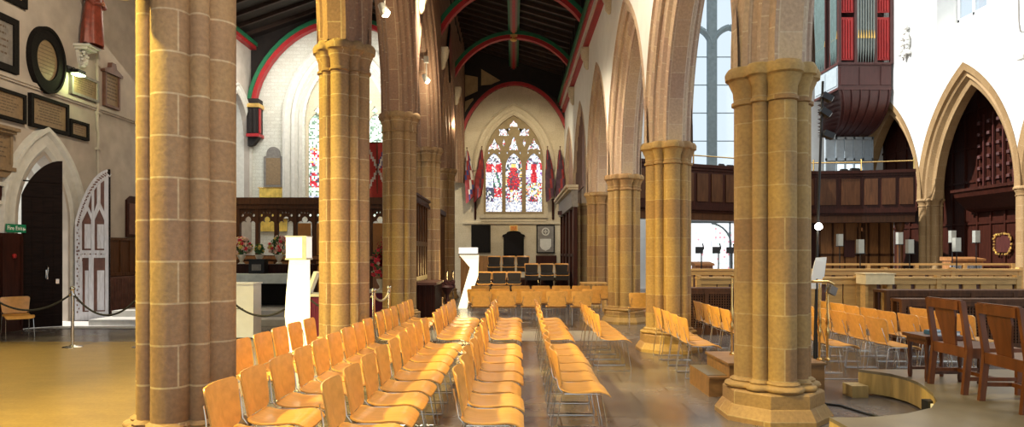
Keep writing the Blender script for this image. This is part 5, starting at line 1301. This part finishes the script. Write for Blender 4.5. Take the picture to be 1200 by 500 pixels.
mic('black music stand, left one before the bright doors', 822, 296, 18, .18); mic('black music stand, right one before the bright doors', 842, 296, 18, .18); mic('black music stand half hidden by the front right pillar', 858, 296, 19, .34)
# sheet on a stand beside the front right pillar
root = empty('lectern_stand', (X(957, 8.05), 8.05, 0), 'thin stand with white sheets just right of the front pillar', 'music stand')
mb = MB(); mb.tube([(0, 0, 0), (0, 0, 1.3)], .015, 8); mb.lathe([(.09, 0), (.09, .015), (.03, .03)], 0, 0, 12); mb.build('stem', M_BLACK, root)
mb = MB(); mb.prism([(-.10, 1.18), (.04, 1.18), (.11, 1.50), (-.02, 1.52)], lambda a, b_, d: (a, d, b_), -.01, .01); mb.prism([(-.04, 1.3), (.10, 1.32), (.13, 1.56), (0, 1.55)], lambda a, b_, d: (a, d, b_), .02, .03); mb.build('sheets', M_PAPER, root)

# lattice screens
def lattice(label, x0, x1, y, h=.9, dep=.45):
    root = empty('lattice_desk', ((x0+x1)/2, y, 0), label, 'desk', 0, 'dark desks with lattice fronts'); hw = (x1-x0)/2
    mb = MB(); mb.box(-hw-.04, hw+.04, -.03, dep, h-.05, h); mb.box(-hw, hw, -.02, .04, h-.12, h-.05); mb.build('top', M_PANEL, root)
    mb = MB(); mb.box(-hw, hw, -.02, .04, 0, .14)
    k = -hw; n = max(1, round(2*hw/.85))
    for i in range(n+1): x_ = -hw+2*hw*i/n; mb.box(x_-.035, x_+.035, -.03, .05, 0, h-.05)
    for x_ in (-hw, hw): mb.box(x_-.03, x_+.03, dep-.06, dep, 0, h-.05)
    mb.build('frame', M_PANEL, root)
    mb = MB(); k = -hw+.03
    while k < hw: mb.box(k, k+.022, -.004, .008, .14, h-.12); k += .05
    z = .16
    while z < h-.12: mb.box(-hw, hw, .006, .018, z, z+.022); z += .05
    mb.build('lattice', M_PANEL, root)
    mb = MB(); mb.box(-hw, hw, .05, .06, .1, h-.12); mb.build('back_board', M_SLATE, root)
lattice('dark wooden desk with a lattice front between the two nearest right pillars', 2.9, 5.6, 13.3, .92)
lattice('dark wooden lattice desk behind the mahogany chairs, the farther', 7.15, 11.2, 12.9, .90)
lattice('dark wooden lattice desk behind the mahogany chairs, the nearer', 6.35, 10.2, 11.0, .86, .3)

# ------- sanctuary dais, step unit, brass rails
DP = [(2.53, 3.6), (2.56, 5.47), (2.80, 5.46), (3.01, 5.5), (3.27, 5.60), (3.59, 5.8), (3.81, 6.07), (3.98, 6.4), (4.09, 6.69), (4.17, 6.95), (4.20, 7.2), (4.16, 7.45), (3.95, 7.73), (9.0, 7.73), (9.0, 3.6)]
root = empty('dais', (5.5, 6.2, 0), 'low curved wooden platform with a grey-beige top at lower right', 'platform')
mb = MB(); mb.prism(DP, lambda a, b_, d: (a-5.5, b_-6.2, d), .02, .245); mb.build('curved_front', M_DAISF, root)
mb = MB(); mb.prism([(a, b_) for a, b_ in DP], lambda a, b_, d: (a-5.5, b_-6.2, d), .245, .275); mb.build('top', M_DAIS, root)
o = MB().box(-.09, .09, -.11, .11, 0, .13).build('small_step', M_DAISF); o.location = (3.85, 7.60, 0); tag(o, 'small wooden step against the far corner of the dais', 'step')
root = empty('socket_box', (4.02, 6.36, 0.12), 'white and black socket box on the curved front of the dais', 'socket')
mb = MB(); mb.box(-.07, -.01, -.05, .03, -.02, .06); mb.build('plug', M_PAPER, root); mb = MB(); mb.box(-.09, -.0, .03, .14, -.03, .08); mb.build('box', M_BLACK, root)
mb = MB(); mb.tube([(3.94, 6.33, .12), (3.88, 6.25, .03), (3.7, 6.35, .012), (3.5, 6.7, .012), (3.42, 7.05, .012), (3.2, 7.2, .012), (3.22, 7.22, .05)], .012, 8); o = mb.build('power_cable', M_BLACK, None, True); tag(recenter(o, (3.5, 6.7, 0)), 'black cable curving over the floor from the dais socket', 'cable')
root = empty('step_unit', (2.8, 7.95, 0), 'brown wooden steps and box behind the front right pillar', 'steps')
mb = MB(); mb.box(-.62, -.36, -.42, .4, 0, .20); mb.box(-.62, -.36, -.44, .4, .20, .225); mb.build('lower_step', M_STEPW, root)
mb = MB(); mb.box(-.40, .66, -.45, .42, 0, .36); mb.box(-.42, .68, -.47, .44, .36, .385); mb.build('upper_step', M_STEPW, root)
mb = MB(); mb.box(-.62, -.38, -.36, .36, .226, .232); mb.build('tread_mat', M_DAIS, root)
def brass(label, x_, y_, z0, zt, twin, curl):
    root = empty('brass_handrail', (x_, y_, z0), label, 'handrail', 0, 'brass handrails beside the front right pillar'); h = zt-z0
    for k, dx in enumerate([0]+([twin] if twin else [])):
        mb = MB(); mb.lathe([(.03, 0), (.03, .015), (.012, .03), (.012, h*.30), (.02, h*.32), (.024, h*.38), (.014, h*.42), (.024, h*.47), (.018, h*.58), (.011, h*.62), (.011, h-.02)], dx, 0, 10); mb.build('baluster', M_BRASS, root, True)
    mb = MB(); mb.tube([(-.16*curl, .05, h-.05), (-.10*curl, .02, h), (0, 0, h+.0), (.10, 0, h+.0), (.16, 0, h-.03), (.15, 0, h-.07), (.11, 0, h-.06)], .016, 10); mb.build('handrail', M_BRASS, root, True)
brass('brass handrail on turned balusters right of the front right pillar', X(958, 7.75), 7.7, .385, 1.28, .09, 1)
brass('brass handrail partly hidden left of the front right pillar', X(856, 8.15), 8.1, .385, 1.33, 0, -1)
mb = MB(); mb.tube([(0, 0, 0), (.03, 0, .1), (.09, 0, .07)], .008, 6); mb.prism([(.06, .08), (.13, .05), (.10, -.04), (.03, .0)], lambda a, b_, d: (a, d, b_), -.04, .04); o = mb.build('clip_light', M_GREYT); o.location = (X(966, 7.7), 7.68, 1.16); tag(o, 'small grey clip-on lamp on the brass handrail', 'lamp')
# lighting pole with three flood heads, hanging bulb
root = empty('lighting_pole', (X(953.5, 8.42), 8.42, 0), 'thin black pole with three small flood heads behind the front right pillar', 'lighting pole')
mb = MB(); mb.tube([(0, 0, 0), (.06, 0, 2.2), (.115, 0, 3.75)], .016, 8); mb.lathe([(.10, 0), (.10, .02), (.03, .04)], 0, 0, 14); mb.build('pole', M_BLACK, root, True)
for k, (dx, z, a) in enumerate([(.15, 3.55, .5), (.13, 3.36, .6), (.17, 3.08, .4)]):
    T = Matrix.Translation((dx, -.02, z)) @ Matrix.Rotation(a, 4, 'Y') @ Matrix.Scale(.75, 4)
    mb = MB(); mb.box(-.08, .09, -.06, .06, -.05, .05, 0, T); mb.box(.09, .10, -.05, .05, -.04, .04, 1, T); mb.build('flood_head', [M_BLACK, M_FROST], root)
mb = MB(); bz_ = Z(265, 8.3); mb.sphere((.03, -.07, bz_), .045, 12); o = mb.build('lit_bulb', M_BULB, root, True); o['label'] = 'small glowing bare bulb'
mb = MB(); mb.tube([(.05, 0, bz_+.02), (.04, -.05, bz_+.07), (.03, -.07, bz_+.04)], .014, 6); mb.build('bulb_arm', M_BLACK, root)
light('bare_bulb_light', 'POINT', (X(953.5, 8.3)+.1, 8.15, bz_), (0, 0, 0), 3, (1, .7, .3), .05)
# camera-like fitting on the white wall
root = empty('wall_spot', (NW, 20.4+.55, Z(72, 21.6)), 'small white spotlight with a looped cable high on the white wall', 'lamp')
mb = MB(); mb.box(-.12, 0, -.06, .06, -.04, .04); mb.box(-.30, -.10, -.16, .14, -.12, .0); mb.build('housing', M_TABLETW, root); mb = MB(); mb.tube([(-.02, .4, 3.5), (-.02, .38, 1.2), (-.04, .30, .85), (-.05, .05, .80), (-.05, -.02, .5), (-.05, 0, .05)], .015, 6); mb.build('cable', M_GREYT, root, True)
mb = MB(); R3 = random.Random(9)
for k in range(30): mb.sphere((-.05-.1*R3.random(), R3.uniform(-.25, .25), R3.uniform(-.7, .6)), .09, 6)
o = mb.build('carved_ornament', M_PLASTER, None, True); o.location = (NW, 27.4, 10.3); tag(o, 'white carved ornament on the wall right of the organ', 'carving')

# ------- mahogany chairs and stool on the dais
def dark_chair(label, x_, y_, rz, post=.0):
    root = empty('mahogany_chair', (x_, y_, .275), label, 'chair', rz, 'mahogany chairs on the dais'); H = .875
    for s_ in (-1, 1):
        mb = MB(); mb.mesh([(-.30-.0, s_*.27-.020, 0), (-.25, s_*.27-.020, 0), (-.25, s_*.27+.020, 0), (-.30, s_*.27+.020, 0), (-.26, s_*.27-.020, .42), (-.205, s_*.27-.020, .42), (-.205, s_*.27+.020, .42), (-.26, s_*.27+.020, .42), (-.32, s_*.27-.020, H), (-.275, s_*.27-.020, H), (-.275, s_*.27+.020, H), (-.32, s_*.27+.020, H)],
                           [(0,3,2,1),(0,1,5,4),(1,2,6,5),(2,3,7,6),(3,0,4,7),(4,5,9,8),(5,6,10,9),(6,7,11,10),(7,4,8,11),(8,9,10,11)]); mb.build('back_post', M_DARKCHAIR, root)
        mb = MB(); mb.box(.20, .25, s_*.27-.020, s_*.27+.020, 0, .40); mb.build('front_leg', M_DARKCHAIR, root)
        mb = MB(); mb.box(-.26, .22, s_*.27-.015, s_*.27+.015, .13, .165); mb.build('side_stretcher', M_DARKCHAIR, root)
        mb = MB(); mb.box(-.22, .24, s_*.255-.015, s_*.255+.015, .34, .41); mb.build('seat_rail', M_DARKCHAIR, root)
    mb = MB(); mb.box(-.02, .02, -.26, .26, .13, .165); mb.build('cross_stretcher', M_DARKCHAIR, root)
    mb = MB(); mb.box(-.325, -.275, -.245, .245, H-.085, H-.0); mb.box(-.315, -.285, -.27, .27, H, H+.012); mb.build('top_rail', M_DARKCHAIR, root)
    mb = MB(); mb.box(-.26, -.22, -.245, .245, .34, .44); mb.build('lower_rail', M_DARKCHAIR, root)
    mb = MB(); P = [(-.095, .44), (-.115, .58), (-.155, .72), (-.155, .79), (.155, .79), (.155, .72), (.115, .58), (.095, .44)]
    mb.prism(P, lambda a, b_, d: (-.24-.06*(b_-.44)/.4+d, a, b_), -.01, .01); mb.build('splat', M_DARKCHAIR, root)
    mb = MB(); mb.box(-.22, .26, -.27, .27, .41, .435); mb.build('seat', M_DARKCHAIR, root)
dark_chair('complete mahogany chair with a wide splat, next to the small stool', 4.52, 6.60, -.03)
dark_chair('nearest mahogany chair with a wide splat, cut off at the right picture edge', 4.48, 5.80, -.05)
root = empty('small_stool', (4.45, 7.13, .275), 'small mahogany side table holding a blue book, left of the dark chairs', 'table', 0)
mb = MB(); mb.box(-.22, .22, -.21, .21, .44, .475); mb.build('top', M_DARKCHAIR, root)
mb = MB(); mb.box(-.19, .19, -.18, .18, .38, .44); mb.box(-.17, .17, -.16, -.13, .08, .11); mb.box(-.17, .17, .13, .16, .08, .11); mb.build('frame', M_DARKCHAIR, root)
for sx in (-1, 1):
    for sy in (-1, 1):
        mb = MB(); mb.lathe([(.018, 0), (.024, .04), (.022, .12), (.016, .16), (.024, .22), (.02, .32), (.026, .37), (.026, .40)], sx*.17, sy*.15, 10); mb.build('leg', M_DARKCHAIR, root, True)
root = empty('blue_book', (4.50, 7.08, .75), 'thick blue book lying on the small mahogany side table', 'book'); mb = MB(); mb.box(-.12, .12, -.10, .10, .005, .035); mb.build('pages', M_PAPER, root); mb = MB(); mb.box(-.125, .125, -.105, .105, 0, .005); mb.box(-.125, .125, -.105, .105, .035, .042); mb.box(-.13, -.12, -.105, .105, 0, .042); mb.build('cover', M_BLUE, root)

# small far pieces
mb = MB(); mb.lathe([(.15, 0), (.15, .05), (.06, .1), (.05, .5), (.12, .6), (.2, .7), (.16, .75)], 0, 0, 12)
for k in range(14): mb.sphere((.16*math.cos(k*2.4), .1*math.sin(k*2.4), .72+.02*(k % 7)), .07, 6)
o = mb.build('carved_stand', M_CASE, None, True); o.location = (X(524, 18.1), 18.1, 0); tag(o, 'small red-brown carved stand beside the fourth left pillar', 'stand')
root = empty('side_table', (X(694, 18.6), 18.4, 0), 'pale wooden side table behind the cross rows on the right', 'table')
mb = MB(); mb.box(-.35, .35, -.25, .25, .78, .82); mb.build('top', M_OAK, root)
for sx in (-1, 1):
    for sy in (-1, 1): mb = MB(); mb.box(sx*.3-.03, sx*.3+.03, sy*.2-.03, sy*.2+.03, 0, .78); mb.build('leg', M_OAK, root)

# hanging banner in the chapel and board on the left wall
root = empty('hanging_banner', (X(441, 21.35), 21.45, 3.375), 'red banner with pale diagonal stripes hanging between the second and third left pillars', 'banner')
mb = MB(); mb.tube([(-.45, 0, 1.75), (.45, 0, 1.75)], .02, 8); mb.tube([(0, .03, 0), (0, .03, 1.8)], .02, 6); mb.build('pole', M_PANEL, root)
mb = MB()
for i in range(16):
    for j in range(24):
        def q(a, b_): x_ = -.4+.8*a/16; z = 1.74*b_/24; return (x_, .05*math.sin(x_*14+z*1.5), z)
        u, v = i/16, j/24; mi = 0
        if abs(u-v) < .05 or abs(u-(1-v)) < .05: mi = 1
        elif abs(u-v) < .11 and v > .5: mi = 2
        mb.mesh([q(i, j), q(i+1, j), q(i+1, j+1), q(i, j+1)], [(0, 1, 2, 3)], mi)
mb.build('cloth', [simple('banner_red', (.38, .03, .02), .8), M_FLAGW, M_FLAGB], root, True, 80)
root = empty('notice_board', (LW+.01, 18.6, 2.05), 'narrow dark red board on the wall beside the near left pillar', 'board')
mb = MB(); mb.box(0, .06, -.4, .4, 0, 1.0); mb.prism([(-.4, 1.0), (.4, 1.0), (.2, 1.12), (-.2, 1.12)], lambda a, b_, d: (d, a, b_), 0, .06); mb.build('board', M_PANEL_D, root)
mb = MB(); mb.box(.06, .07, -.32, .32, .08, .92); mb.build('panel', M_DOORR, root)
